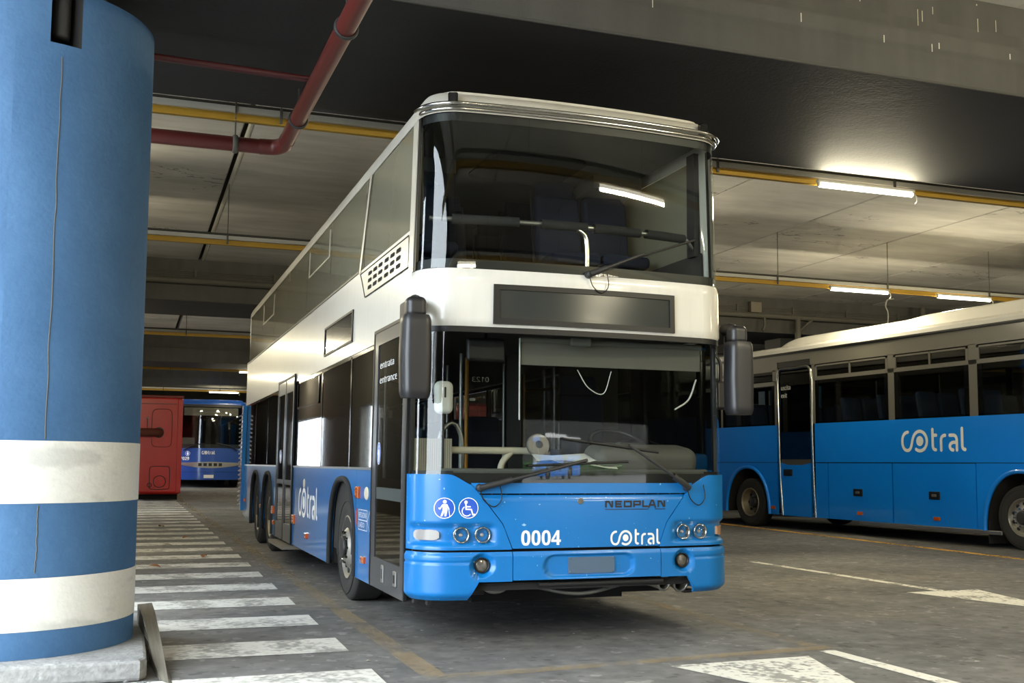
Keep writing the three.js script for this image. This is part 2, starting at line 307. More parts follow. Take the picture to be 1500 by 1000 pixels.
// ceiling: precast panels with open joints, roof slab above
const ceiling = part('ceiling', scene);
tag(ceiling, 'ceiling of wide precast concrete panels between the beams', null, null, 'structure');
mesh('roof_slab', worldUV(span(X0 - 0.3, X1 + 0.3, 5.5, 5.9, ZB - 0.3, ZF + 0.3)), M.roof, ceiling);
{
  const joints = []; for (let k = -2; k < 14; k++) joints.push(1.2 + 2.31 * k);
  const bays = [[ZF, 7.17], [5.03, -7.1], [-9.37, -22.03], [-23.97, -35.63], [-37.57, -47.93], [-50.27, -60.63], [-62.47, ZB]];
  for (const [za, zb] of bays) for (let i = 0; i + 1 < joints.length; i++) {
    const gap = i === 1 ? 0.055 : 0.018;
    const x0 = Math.max(X0, joints[i]) + (i === 2 ? 0.055 : 0.018), x1 = Math.min(X1, joints[i + 1] - gap), pts = [[x0, 0], [x0 + 0.012, -0.012], [x1 - 0.012, -0.012], [x1, 0], [x1, 0.2], [x0, 0.2]];
    const g = plate(pts, za - zb - 0.012).translate(0, SLAB + 0.012, zb + 0.006);
    worldUV(g);
    const uv = g.attributes.uv; for (let q = 0; q < uv.count; q++) uv.setXY(q, uv.getX(q) + i * 1.7, uv.getY(q) + i * 0.9);
    mesh('ceiling_panel', g, M.panel, ceiling);
  }
  mesh('joint_strip', [rod([1.225, SLAB + 0.01, -9.55], [1.225, SLAB + 0.01, -22.0], 0.03, 8)], M.whiteRail, ceiling);
}

// pillars
function pillar(x, z, label, detail) {
  const R = 0.77, y0 = 0.121, top = 4.05, t = thing('concrete_pillar', label, 'pillar', [x, 0, z], 0, null);
  const cyl = (r, ya, yb, a0 = 0, a1 = Math.PI * 2, n = 96) => grid((i, j) => { const a = mix(a0, a1, i); return v3(r * Math.sin(a), mix(ya, yb, j), r * Math.cos(a)); }, n, Math.max(1, Math.round((yb - ya) / 0.3)), (i, j) => [r * mix(a0, a1, i), mix(ya, yb, j)]);
  const rings = [[y0, 0.275, 0], [0.275, 0.57, 1], [0.57, 0.992, 0], [0.992, 1.35, 1]];
  for (const [a, b, w] of rings) mesh(w ? 'white_band' : 'blue_shaft', cyl(R + (w ? 0.003 : 0), a, b), w ? M.pillarWhite : M.pillarBlue, t);
  const hole = detail ? [0.24, 0.475] : null;
  if (!hole) { mesh('blue_shaft', cyl(R, 1.35, top), M.pillarBlue, t); } else {
    mesh('blue_shaft', [cyl(R, 1.35, 3.70), cyl(R, 3.70, top, hole[1], hole[0] + Math.PI * 2)], M.pillarBlue, t);
    const w = hole[1] - hole[0];
    mesh('cavity', [grid((i, j) => { const a = hole[0] + w * i, r = mix(R, R - 0.25, j); return v3(r * Math.sin(a), 3.70, r * Math.cos(a)); }, 8, 4),
      grid((i, j) => { const a = hole[0] + w * i, r = R - 0.25; return v3(r * Math.sin(a), mix(3.7, top, j), r * Math.cos(a)); }, 8, 2),
      grid((i, j) => { const r = mix(R - 0.25, R, i); return v3(r * Math.sin(hole[0]), mix(3.7, top, j), r * Math.cos(hole[0])); }, 3, 2),
      grid((i, j) => { const r = mix(R, R - 0.25, i); return v3(r * Math.sin(hole[1]), mix(3.7, top, j), r * Math.cos(hole[1])); }, 3, 2)], M.wheelHouse, t);
    const am = (hole[0] + hole[1]) / 2;
    mesh('pipe_stub', lathe([[0.0, 0], [0.05, 0], [0.055, 0.03], [0.055, 0.3]], 20).translate((R - 0.12) * Math.sin(am), 3.76, (R - 0.12) * Math.cos(am)), M.plastic, t);
    // casting seams down the shaft
    const seam = (a, ya, yb, wob) => { const pts = []; for (let i = 0; i <= 18; i++) { const q = a + (rnd() - 0.5) * wob; pts.push([(R + 0.0005) * Math.sin(q), mix(ya, yb, i / 18), (R + 0.0005) * Math.cos(q)]); } return tube(pts, 0.0035, 60, 5); };
    mesh('casting_seam', [seam(0.33, 1.36, 3.62, 0.012), seam(0.30, 0.6, 0.98, 0.012)], M.conduit, t);
  }
  mesh('top_cap', [new THREE.CircleGeometry(R, 64).rotateX(-Math.PI / 2).translate(0, top, 0)], M.pillarBlue, t);
  mesh('bearing_block', span(-0.45, 0.45, top, BEAM, -0.4, 0.3), M.soot, t);
  return t;
}
pillar(-0.715, -7.43, 'round blue pillar with two white painted bands in the left foreground', true);
pillar(15.6, -23.0, 'far round blue pillar behind the roof of the right coach', false);
// plinth under the near pillar
{
  const g = plate([[-1.9, 6.52], [0.08, 6.52], [0.11, 6.58], [0.11, 8.5], [-1.9, 8.5]], 0.08, 'xz', 0.02).translate(0, 0.02, 0);
  worldUV(g);
  const m = mesh('concrete_plinth', g, M.concrete);
  tag(m, 'low rough concrete plinth under the foreground pillar', 'plinth');
  const bits = []; for (let i = 0; i < 60; i++) { const s = rr(0.006, 0.022); bits.push(new THREE.IcosahedronGeometry(s, 0).scale(1, 0.6, 1).translate(rr(-1.1, 0.16), rr(0, 0.012), -6.46 + rr(-0.02, 0.14))); }
  tag(mesh('rubble', bits, M.concrete), 'crumbs of broken concrete along the plinth edge', 'rubble', null, 'stuff');
}
{ // bent sheet of metal leaning on the plinth
  const t = thing('bent_metal_sheet', 'bent dull metal sheet leaning against the pillar plinth', 'metal sheet', [0.01, 0, 0]);
  const left = [[0.195, 0.012, -6.46], [0.160, 0.06, -6.85], [0.138, 0.137, -7.1], [0.105, 0.222, -7.5], [0.075, 0.245, -8.0]];
  const right = [[0.235, 0.006, -6.38], [0.222, 0.08, -6.8], [0.205, 0.15, -7.15], [0.185, 0.227, -7.6], [0.170, 0.245, -8.05]];
  const lerpRow = (row, i) => { const f = i * (row.length - 1), k = Math.min(row.length - 2, Math.floor(f)), q = f - k; return row[k].map((v, c) => mix(v, row[k + 1][c], q)); };
  const strip = (d) => grid((i, j) => { const p = lerpRow(left, i).map((v, c) => mix(v, lerpRow(right, i)[c], j)); return v3(p[0], p[1] - d, p[2]); }, 12, 2);
  mesh('folded_lip', [strip(0), strip(0.004)], M.sheet, t);
  mesh('side_face', grid((i, j) => { const p = lerpRow(left, i); return v3(p[0] - 0.002, mix(p[0] < 0.14 ? 0.122 : 0.004, p[1], j), p[2]); }, 12, 1), M.sheet, t);
  mesh('outer_face', grid((i, j) => { const p = lerpRow(right, i); return v3(p[0] + 0.02 * (1 - j), mix(0.004, p[1], j), p[2]); }, 12, 1), M.sheet, t);
}

// red pipes under the near beam
{
  const t = thing('red_pipe', 'thick red drain pipe bending under the nearest beam', 'pipe');
  const r = 0.068, y = 4.13;
  mesh('pipe', [rod([1.29, y, -3.0], [1.23, y, -9.57], r, 20)], M.redPipe, t);
  mesh('elbow', tube([[1.23, y, -9.55], [1.225, y, -9.72], [1.16, y, -9.83], [1.02, y, -9.86]], r * 1.06, 24, 20), M.redPipe, t);
  mesh('pipe', [rod([1.03, y, -9.86], [-2.2, y, -9.87], r, 20)], M.redPipe, t);
  for (const z of [-6.9, -8.95]) { const c = mesh('clamp', new THREE.TorusGeometry(r + 0.006, 0.012, 8, 24).scale(1, 1, 2).translate(1.262 + (z + 6.5) * 0.009, y, z), M.plastic, t); mesh('hanger', rod([1.262 + (z + 6.5) * 0.009, y + r, z], [1.262 + (z + 6.5) * 0.009, BEAM, z], 0.008, 6), M.plastic, c); }
  mesh('branch_pipe', rod([1.24, 4.2, -8.15], [-2.2, 4.24, -8.05], 0.026, 12), M.darkRed, t);
  mesh('clamp', new THREE.TorusGeometry(r + 0.006, 0.012, 8, 24).scale(1, 1, 2).rotateY(Math.PI / 2).translate(0.8, y, -9.86), M.conduit, t);
  mesh('hanger', rod([0.8, y + r, -9.86], [0.8, SLAB + 0.03, -9.86], 0.008, 6), M.conduit, t);
}

// cable rails with their conduits
const railZ = [[7.9, 4.33], [1.6, 4.33], [-3.5, 4.33], [-9.9, 4.33], [-15.75, 4.33], [-27.9, 4.36], [-39.1, 4.42], [-47.4, 4.2]];
railZ.forEach(([z, y], i) => {
  const t = thing('cable_rail', ['cable rail far behind the viewer', 'cable rail behind the viewer', 'cable rail in front of the nearest beam', 'yellow cable rail along the far side of the nearest beam', 'yellow and white cable rail across the middle of the first bay', 'cable rail across the second bay left of the bus', 'cable rail in the third bay above the far bus', 'farthest cable rail near the back'][i], 'cable rail', [0, 0, 0], 0, null);
  mesh('yellow_channel', [span(X0, X1, y + 0.02, y + 0.10, z - 0.012, z), span(X0, X1, y + 0.02, y + 0.028, z - 0.012, z + 0.05)], M.yellowRail, t);
  mesh('white_conduit', span(X0, X1, y + 0.105, y + 0.16, z - 0.03, z + 0.03), M.whiteRail, t);
  mesh('cable', [rod([X0, y + 0.19, z - 0.05], [X1, y + 0.19, z - 0.05], 0.02, 8), rod([X0, y + 0.185, z + 0.0], [X1, y + 0.185, z + 0.0], 0.012, 6)], M.conduit, t);
  for (let x = -1.1; x < 30; x += 2.31) mesh('hanger', [rod([x, y + 0.04, z + 0.045], [x, SLAB + 0.03, z + 0.045], 0.006, 5), span(x - 0.012, x + 0.012, y + 0.03, y + 0.17, z + 0.03, z + 0.05)], M.conduit, t);
});
// fluorescent lamps
function lamp(x, z, y, label, w = 1.2) {
  const t = thing('fluorescent_lamp', label, 'lamp', [x, y + 0.0, z + 0.10], 0, null);
  mesh('fitting', [rbox(w + 0.06, 0.035, 0.06, 0.012, 0, 0.045, 0), span(-w / 2 - 0.02, -w / 2 + 0.01, -0.015, 0.03, -0.018, 0.018), span(w / 2 - 0.01, w / 2 + 0.02, -0.015, 0.03, -0.018, 0.018)], M.whiteRail, t);
  mesh('glowing_tube', rod([-w / 2, 0, 0], [w / 2, 0, 0], 0.027, 14), M.tube, t);
  mesh('cable_loop', tube([[w / 2 + 0.02, 0.02, 0], [w / 2 + 0.06, -0.03, 0.01], [w / 2 + 0.05, -0.09, 0.01], [w / 2 + 0.035, -0.1, 0.01]], 0.008, 14, 6), M.whiteRail, t);
  for (const s of [-1, 1]) {
    const l = new THREE.RectAreaLight(TUBE_COLOR, TUBE_LIGHT, w, 0.044);
    l.name = 'lamp_light';
    l.position.set(0, -0.045, s * 0.03);
    l.lookAt(0, -0.045 - 0.56, s * (0.03 + 0.8));
    t.add(l);
  }
  return t;
}
lamp(7.70, -9.9, 4.33, 'lit fluorescent tube on the yellow rail right of the double decker roof', 1.25);
lamp(12.1, -15.75, 4.33, 'lit fluorescent tube above the right coach, left one of two', 1.2);
lamp(14.42, -15.75, 4.33, 'lit fluorescent tube above the right coach, right one of two', 1.2);
lamp(4.15, -39.1, 4.42, 'lit fluorescent tube half hidden at the rear edge of the double decker', 1.2);
lamp(3.68, -47.4, 4.2, 'lit fluorescent tube straight above the far blue bus', 1.2);
for (const [x, z] of [[-0.85, -15.75], [7.5, -15.75], [-0.8, -27.9], [6.5, -27.9], [12.5, -27.9], [19, -15.75], [13.7, -9.9], [5.65, -3.5], [9.2, -3.5], [2.6, 1.6], [7.5, 1.6], [13, 1.6], [10, 7.9], [-1.5, -39.1], [18, -3.5]])
  lamp(x, z, railZ.find((r) => r[0] === z)[1], z > -6 ? 'fluorescent tube behind or beside the viewer' : 'fluorescent tube hidden by the pillar or the buses', x === 5.65 ? 1.5 : 1.2)  .userData.group = z > -6 ? 'lamps beside and behind the viewer' : 'lamps hidden in the picture';

// pipes, conduits and box on the second beam
{
  const z = -21.62;
  const t = thing('drain_pipe', 'dark drain pipe with down branch along the second beam', 'pipe');
  mesh('pipe', rod([X0, 4.76, z], [X1, 4.76, z], 0.06, 14), M.conduit, t);
  mesh('down_pipe', rod([14.92, 4.76, z], [14.92, 4.25, z], 0.07, 14), M.conduit, t);
  mesh('brace', rod([14.97, 4.45, z], [15.45, 4.82, z], 0.035, 8), M.conduit, t);
  mesh('down_pipe', tube([[14.0, 4.72, z], [14.0, 4.5, z], [13.92, 4.4, z + 0.02]], 0.035, 14, 8), M.conduit, t);
  mesh('upright_pipe', rod([18.6, 4.8, z], [18.6, 5.2, z], 0.08, 12), M.conduit, t);
  const c = thing('cable_bundle', 'thin cables clipped along the upper part of the second beam', 'cables');
  mesh('cable', [0, 1, 2].map((i) => rod([X0, 4.94 + i * 0.035, -22.0], [X1, 4.96 + i * 0.035, -22.0], 0.009, 6)), M.conduit, c);
  for (let x = -2; x < 30; x += 1.55) mesh('clip', span(x - 0.02, x + 0.02, 4.91, 5.06, -22.02, -21.98), M.conduit, c);
  tag(mesh('junction_box', rbox(0.3, 0.26, 0.12, 0.02, 13.95, 5.0, -21.93), M.dullMetal), 'grey junction box on the second beam right of the bus', 'junction box');
  tag(mesh('loose_cable', tube([[17.15, 5.24, -20.9], [16.95, 5.2, -20.9], [16.9, 5.05, -20.9], [16.96, 4.9, -20.9], [16.93, 4.5, -20.9]], 0.015, 30, 6), M.whiteRail), 'loose pale cable hanging from the ceiling above the coach', 'cable');
}
// litter on the floor
{
  const a = [];
  for (let i = 0; i < 90; i++) { const x = rr(-0.2, 5.5), z = rr(-4.6, -16), s = rr(0.006, 0.02); a.push(new THREE.TetrahedronGeometry(s, 0).scale(1.6, 0.25, 1).rotateY(rr(0, 6)).translate(x, 0.006, z)); }
  for (let i = 0; i < 50; i++) { const x = rr(6, 11), z = rr(-5, -14), s = rr(0.006, 0.018); a.push(new THREE.TetrahedronGeometry(s, 0).scale(1.6, 0.25, 1).rotateY(rr(0, 6)).translate(x, 0.006, z)); }
  tag(mesh('floor_litter', a, M.litter), 'scattered crumbs and scraps on the asphalt', 'litter', null, 'stuff');
  [[0.55, -16.6], [0.95, -14.6], [0.3, -13.3], [0.9, -18.2], [0.6, -21.5]].forEach(([x, z], i) => {
    const g = grid((u, v) => v3((u - 0.5) * 0.17, 0.012 + 0.03 * Math.sin(u * 3.1) * (0.5 + v * 0.5), (v - 0.5) * 0.1 * Math.sin(Math.PI * clamp(u, 0.08, 0.92))), 6, 3).rotateY(i * 1.3).translate(x, groundY(z), z);
    tag(mesh('dry_leaf', g, M.leafLitter), 'brown dry leaf on the zebra crossing', 'leaf', 'dry leaves on the zebra crossing');
  });
}

// ================================================================ VEHICLE BODY: a skin around the plan outline, addressed by arc length u (0 = middle of the front) and height y
function makeBody({ HW, R, BOW, LEN, kk = () => 1, lean = () => 0 }) {
  let XS = HW - R; for (let i = 0; i < 20; i++) XS = HW - R * (1 - Math.sin(Math.atan(2 * BOW / XS)));
  const P0 = Math.atan(2 * BOW / XS), CX = XS - R * Math.sin(P0), CZ = -BOW - R * Math.cos(P0), U1 = XS + R * (Math.PI / 2 - P0);
  function surf(u, y, off = 0) {
    const s = u < 0 ? -1 : 1, a = Math.abs(u); let x, z, nx, nz;
    if (a <= XS) { x = a; z = -BOW * (a / XS) ** 2; const q = 2 * BOW * a / XS ** 2, l = Math.hypot(q, 1); nx = q / l; nz = 1 / l; }
    else if (a <= U1) { const f = P0 + (a - XS) / R; x = CX + R * Math.sin(f); z = CZ + R * Math.cos(f); nx = Math.sin(f); nz = Math.cos(f); }
    else { x = HW; z = CZ - (a - U1); nx = 1; nz = 0; }
    return v3(s * (x * kk(y) + nx * off), y, z + lean(y) * clamp((nz + 0.2) / 1.2) + nz * off);
  }
  const normal = (u) => { const p = surf(u, 1, 0), q = surf(u, 1, 1); return q.sub(p).normalize(); };
  const sideU = (z) => U1 + CZ - z;                     // arc length of a place on the side
  const num = (f, ...a) => (typeof f === 'function' ? f(...a) : f);
  // a panel between heights lo(u) and hi(u); off may depend on (u, y); thick > 0 closes it
  function panel(u0, u1, lo, hi, { off = 0, thick = 0.02, step = 0.05, nv = 2, breaks = [] } = {}) {
    const ks = [u0, ...breaks.filter((b) => b > u0 + 1e-3 && b < u1 - 1e-3).sort((a, b) => a - b), u1], us = [];
    for (const c of [-U1, -XS, XS, U1]) if (c > u0 + 1e-3 && c < u1 - 1e-3 && !ks.includes(c)) ks.push(c);
    ks.sort((a, b) => a - b);
    for (let i = 0; i + 1 < ks.length; i++) {
      const a = ks[i] + (i ? 2e-5 : 0), b = ks[i + 1] - (i + 2 < ks.length ? 2e-5 : 0), straight = Math.abs(a + b) / 2 > U1 && typeof lo !== 'function' && typeof hi !== 'function' && typeof off !== 'function';
      const n = straight ? 1 : Math.max(1, Math.ceil((b - a) / step));
      for (let k = 0; k <= n; k++) us.push(mix(a, b, k / n));
    }
    const nu = us.length - 1, at = (i, j, d) => { const u = us[i], y = mix(num(lo, u), num(hi, u), j / nv); return surf(u, y, num(off, u, y) - d); };
    const sheet = (d, flip) => {
      const g = grid((i, j) => at(Math.round(i * nu), Math.round(j * nv), d), nu, nv, (i, j) => { const u = us[Math.round(i * nu)]; return [u, mix(num(lo, u), num(hi, u), j)]; });
      if (flip) { const ix = g.index.array; for (let k = 0; k < ix.length; k += 3) { const t = ix[k]; ix[k] = ix[k + 1]; ix[k + 1] = t; } g.computeVertexNormals(); }
      return g.toNonIndexed();
    };
    const out = [sheet(0, false)];
    if (thick > 0) {
      out.push(sheet(thick, true));
      const rim = (n, f) => out.push(grid((i, j) => f(Math.round(i * n), j ? 0 : thick), n, 1).toNonIndexed());
      rim(nu, (i, d) => at(i, nv, thick - d)); rim(nu, (i, d) => at(i, 0, d)); rim(nv, (j, d) => at(0, j, thick - d)); rim(nv, (j, d) => at(nu, j, d));
    }
    return mergeGeometries(out, false);
  }
  // thin flat print with uv 0..1
  const print = (u0, u1, y0, y1, off = 0.004, n = 12) => grid((i, j) => surf(mix(u0, u1, i), mix(y0, y1, j), off), n, 3);
  // horizontal slab filling the plan
  function slab(y0, y1, inset, zRear = -LEN, zFront = null) {
    const pts = [], m = 28;
    for (let i = 0; i <= m; i++) { const p = surf(mix(-U1, U1, i / m), y0, -inset); pts.push([p.x, -Math.min(p.z, zFront ?? 9)]); }
    const e = surf(U1 + 1, y0, -inset).x;
    pts.push([e, -zRear], [-e, -zRear]);
    return plate(pts, y1 - y0, 'xz').translate(0, y0, 0);
  }
  const line = (u0, u1, y, off, r, n = 60, rad = 8) => { const pts = []; for (let i = 0; i <= n; i++) { const p = surf(mix(u0, u1, i / n), num(y, mix(u0, u1, i / n)), off); pts.push([p.x, p.y, p.z]); } return tube(pts, r, n * 2, rad); };
  return { surf, normal, sideU, panel, print, slab, line, U1, XS, CZ, HW };
}
const decal = (tex, color, rough = 0.5) => std({ color, alphaMap: tex, transparent: true, roughness: rough });

// lettering and emblems (white on black masks)
const logoTex = drawTex(1024, 300, (k) => {
  k.setTransform(4.36, 0, 0, 4.36, 8, 0); k.strokeStyle = k.fillStyle = '#fff'; k.lineCap = 'round'; k.lineJoin = 'round'; k.lineWidth = 8.6;
  k.beginPath(); k.moveTo(28, 11); k.bezierCurveTo(13, 12, 7, 23, 7, 36); k.bezierCurveTo(7, 50, 15, 60, 27, 59); k.bezierCurveTo(44, 57, 40, 33, 50, 21); k.arc(71, 35, 25.3, Math.PI + 0.588, Math.PI * 2 + 2.15); k.stroke();
  k.beginPath(); k.arc(71, 35, 13, 0, 7); k.fill();
  k.beginPath(); k.moveTo(117, 6); k.lineTo(117, 47); k.quadraticCurveTo(117, 58, 127, 58); k.moveTo(117, 21); k.lineTo(129, 21); k.stroke();
  k.beginPath(); k.moveTo(146, 59); k.lineTo(146, 36); k.quadraticCurveTo(146, 22, 160, 22); k.stroke();
  k.beginPath(); k.moveTo(176, 22); k.lineTo(186, 22); k.quadraticCurveTo(199, 22, 199, 36); k.lineTo(199, 59); k.stroke();
  k.beginPath(); k.moveTo(199, 40); k.lineTo(188, 40); k.bezierCurveTo(172, 41, 172, 58, 186, 59); k.stroke();
  k.beginPath(); k.moveTo(217, 6); k.lineTo(217, 47); k.quadraticCurveTo(217, 58, 226, 58); k.stroke();
});
function textTex(lines, w, h, font, gap, align = 'center') {
  return drawTex(w, h, (k) => { k.fillStyle = '#fff'; k.font = font; k.textAlign = align; k.textBaseline = 'middle'; lines.forEach((t, i) => k.fillText(t, align === 'center' ? w / 2 : 8, h / 2 + (i - (lines.length - 1) / 2) * gap)); });
}
const numberTex = textTex(['0004'], 512, 190, 'bold 205px sans-serif', 0);
const makerTex = drawTex(1024, 150, (k) => {                      // squared capital letters with a bar under them
  k.strokeStyle = k.fillStyle = '#fff'; k.lineWidth = 26; k.lineJoin = 'miter';
  const P = (pts) => { k.beginPath(); pts.forEach((p, i) => (i ? k.lineTo(...p) : k.moveTo(...p))); k.stroke(); };
  P([[24, 112], [24, 27], [70, 27], [110, 99], [126, 99], [126, 14]]);
  P([[280, 27], [185, 27], [185, 99], [280, 99]]); P([[185, 63], [270, 63]]);
  P([[325, 27], [432, 27], [432, 99], [325, 99], [325, 14]]);
  P([[480, 112], [480, 27], [580, 27], [580, 72], [486, 72]]);
  P([[630, 10], [630, 99], [712, 99]]);
  P([[722, 122], [775, 14], [800, 14], [840, 122]]); P([[745, 80], [822, 80]]);
  P([[890, 112], [890, 27], [935, 27], [978, 99], [994, 99], [994, 14]]);
  k.fillRect(10, 134, 715, 10); k.fillRect(830, 134, 180, 10);
});
const entryTex = textTex(['entrata', 'entrance'], 256, 256, '64px sans-serif', 104, 'left');
const exitTex = textTex(['uscita', 'exit'], 256, 200, '66px sans-serif', 84, 'left');
const regionTex = drawTex(384, 256, (k) => { k.fillStyle = k.strokeStyle = '#fff'; k.font = '70px sans-serif'; k.textBaseline = 'middle'; k.fillText('REGIONE', 18, 76, 260); k.fillText('LAZIO', 18, 180, 190); k.lineWidth = 6; k.strokeRect(6, 20, 288, 110); k.strokeRect(6, 128, 288, 104); k.beginPath(); k.moveTo(294, 130); k.lineTo(375, 22); k.moveTo(294, 130); k.lineTo(375, 232); k.stroke(); });
const num7029 = textTex(['7029'], 256, 96, 'bold 92px sans-serif', 0);
const num0123 = textTex(['0123'], 256, 96, '84px sans-serif', 0);
function pictogram(kind) {
  return drawTex(256, 256, (k) => {
    k.fillStyle = '#fff'; k.beginPath(); k.arc(128, 128, 126, 0, 7); k.fill();
    k.fillStyle = '#2a55b8'; k.beginPath(); k.arc(128, 128, 116, 0, 7); k.fill();
    k.fillStyle = k.strokeStyle = '#fff'; k.lineCap = 'round'; k.lineJoin = 'round';
    if (kind === 'walker') {
      k.beginPath(); k.arc(132, 52, 22, 0, 7); k.fill();
      k.beginPath(); k.moveTo(108, 80); k.lineTo(156, 80); k.lineTo(164, 150); k.lineTo(150, 226); k.lineTo(130, 226); k.lineTo(128, 170); k.lineTo(104, 226); k.lineTo(84, 226); k.lineTo(108, 150); k.closePath(); k.fill();
      k.lineWidth = 15; k.beginPath(); k.moveTo(110, 88); k.lineTo(76, 138); k.lineTo(66, 128); k.moveTo(156, 88); k.lineTo(180, 140); k.stroke(); k.lineWidth = 7; k.beginPath(); k.moveTo(178, 136); k.lineTo(192, 228); k.stroke();
    } else {
      k.beginPath(); k.arc(96, 58, 21, 0, 7); k.fill(); k.lineWidth = 17; k.beginPath(); k.moveTo(96, 84); k.lineTo(98, 142); k.lineTo(164, 144); k.lineTo(184, 208); k.lineTo(206, 204); k.moveTo(98, 112); k.lineTo(150, 112); k.stroke();
      k.lineWidth = 12; k.beginPath(); k.arc(108, 164, 58, -2.2, 0.75, true); k.stroke();
    }
  }, true);
}
const discTex = drawTex(128, 128, (k) => { k.fillStyle = '#fff'; k.beginPath(); k.arc(64, 64, 62, 0, 7); k.fill(); });
const crestTex = drawTex(96, 160, (k) => { k.fillStyle = '#fff'; k.beginPath(); k.moveTo(8, 30); k.lineTo(48, 6); k.lineTo(88, 30); k.lineTo(84, 120); k.lineTo(48, 154); k.lineTo(12, 120); k.closePath(); k.fill(); });

// ---------------------------------------------------------------- wheels (axle along x, outer face towards -x)
function wheel(parent, x, z, r, w, kind, side = -1) {
  const t = part('wheel', parent, [x, r, z]);
  const q = r * 0.60;
  const turn = (g) => g.rotateZ(side < 0 ? Math.PI / 2 : -Math.PI / 2);        // +y (outer) -> outward
  const tyre = [[q, -w], [r * 0.93, -w], [r, -w * 0.86], [r, -w * 0.14], [r * 0.985, -w * 0.08], [r * 0.94, -0.004], [r * 0.86, 0.006], [r * 0.74, 0.008], [q + 0.012, -0.004], [q, -0.02]];
  mesh('tyre', [turn(lathe(tyre, 56)), turn(new THREE.TorusGeometry(r * 0.87, 0.006, 6, 48).rotateX(Math.PI / 2).translate(0, 0.008, 0))], M.tyre, t);
  if (kind === 'alloy') {
    const rim = mesh('rim', turn(lathe([[q + 0.004, -0.05], [q, 0.0], [q - 0.018, 0.006], [q - 0.028, -0.05], [q - 0.05, -0.055], [0.15, 0.02], [0.12, 0.025], [0.1, 0.02]], 56)), M.rim, t);
    for (let k = 0; k < 10; k++) { const a = k / 10 * Math.PI * 2; mesh('vent_hole', turn(lathe([[0.0, 0.002], [0.026, 0.002], [0.03, -0.012]], 16).rotateZ(0.75).translate(-0.002, 0, 0).rotateZ(-0.75).rotateX(0).translate(Math.cos(a) * 0.205, -0.014, Math.sin(a) * 0.205)), M.black, t); }
    const nuts = []; for (let k = 0; k < 10; k++) { const a = (k + 0.5) / 10 * Math.PI * 2; nuts.push(turn(new THREE.CylinderGeometry(0.014, 0.016, 0.03, 6).translate(Math.cos(a) * 0.135, 0.032, Math.sin(a) * 0.135))); }
    each('wheel_nut', nuts, M.chrome, t);
    mesh('hub', turn(lathe([[0.1, 0.03], [0.1, 0.05], [0.085, 0.06], [0.0, 0.062]], 30)), M.plastic, t);
  } else {
    const d = kind === 'deep' ? -0.13 : -0.09;
    const rim = mesh('rim', turn(lathe([[q + 0.004, -0.03], [q, 0.004], [q - 0.02, 0.006], [q - 0.035, -0.03], [q - 0.05, d], [0.2, d - 0.015], [0.13, d + 0.0], [0.11, d]], 56)), M.rimOld, t);
    for (let k = 0; k < 8; k++) { const a = k / 8 * Math.PI * 2; mesh('vent_hole', turn(lathe([[0.0, 0.0], [0.026, 0.0], [0.028, -0.012]], 14).translate(Math.cos(a) * 0.2, d + 0.004, Math.sin(a) * 0.2)), M.black, t); }
    const nuts = []; for (let k = 0; k < 10; k++) { const a = (k + 0.5) / 10 * Math.PI * 2; nuts.push(turn(new THREE.CylinderGeometry(0.013, 0.016, 0.035, 6).translate(Math.cos(a) * 0.135, d + 0.012, Math.sin(a) * 0.135))); }
    each('wheel_nut', nuts, M.dullMetal, t);
    mesh('hub', turn(lathe([[0.115, d - 0.01], [0.11, d + 0.06], [0.07, d + 0.09], [0.0, d + 0.092]], 30)), M.plastic, t);
  }
  return t;
}
function bar(name, a, b, r, mat, parent) { return mesh(name, rod(a, b, r, 12), mat, parent); }
const archY = (z, zc, half, base, top, e = 2.7) => base + (top - base) * Math.pow(Math.max(0, 1 - Math.pow(Math.abs((z - zc) / half), e)), 1 / e);
// dark liner of a wheel arch and its rubber lip, on the side x = s * HW
function wheelArch(parent, s, HW, zc, half, base, top, depth) {
  const pts = []; for (let i = 0; i <= 36; i++) { const q = Math.sin((i / 36 - 0.5) * Math.PI); const z = zc + q * half; pts.push([z, i === 0 || i === 36 ? base : archY(z, zc, half, base, top)]); }
  const t = part('wheel_arch', parent);
  mesh('rubber_lip', tube(pts.map(([z, y]) => [s * (HW + 0.004), y, z]), 0.027, 90, 8), M.rubber, t);
  mesh('liner', [grid((i, j) => { const p = pts[Math.round(i * 36)]; return v3(s * (HW - 0.01 - depth * j), p[1] + 0.004, p[0]); }, 36, 1), span(s * (HW - depth), s * (HW - depth - 0.02), base, top, zc - half, zc + half)], M.wheelHouse, t);
}

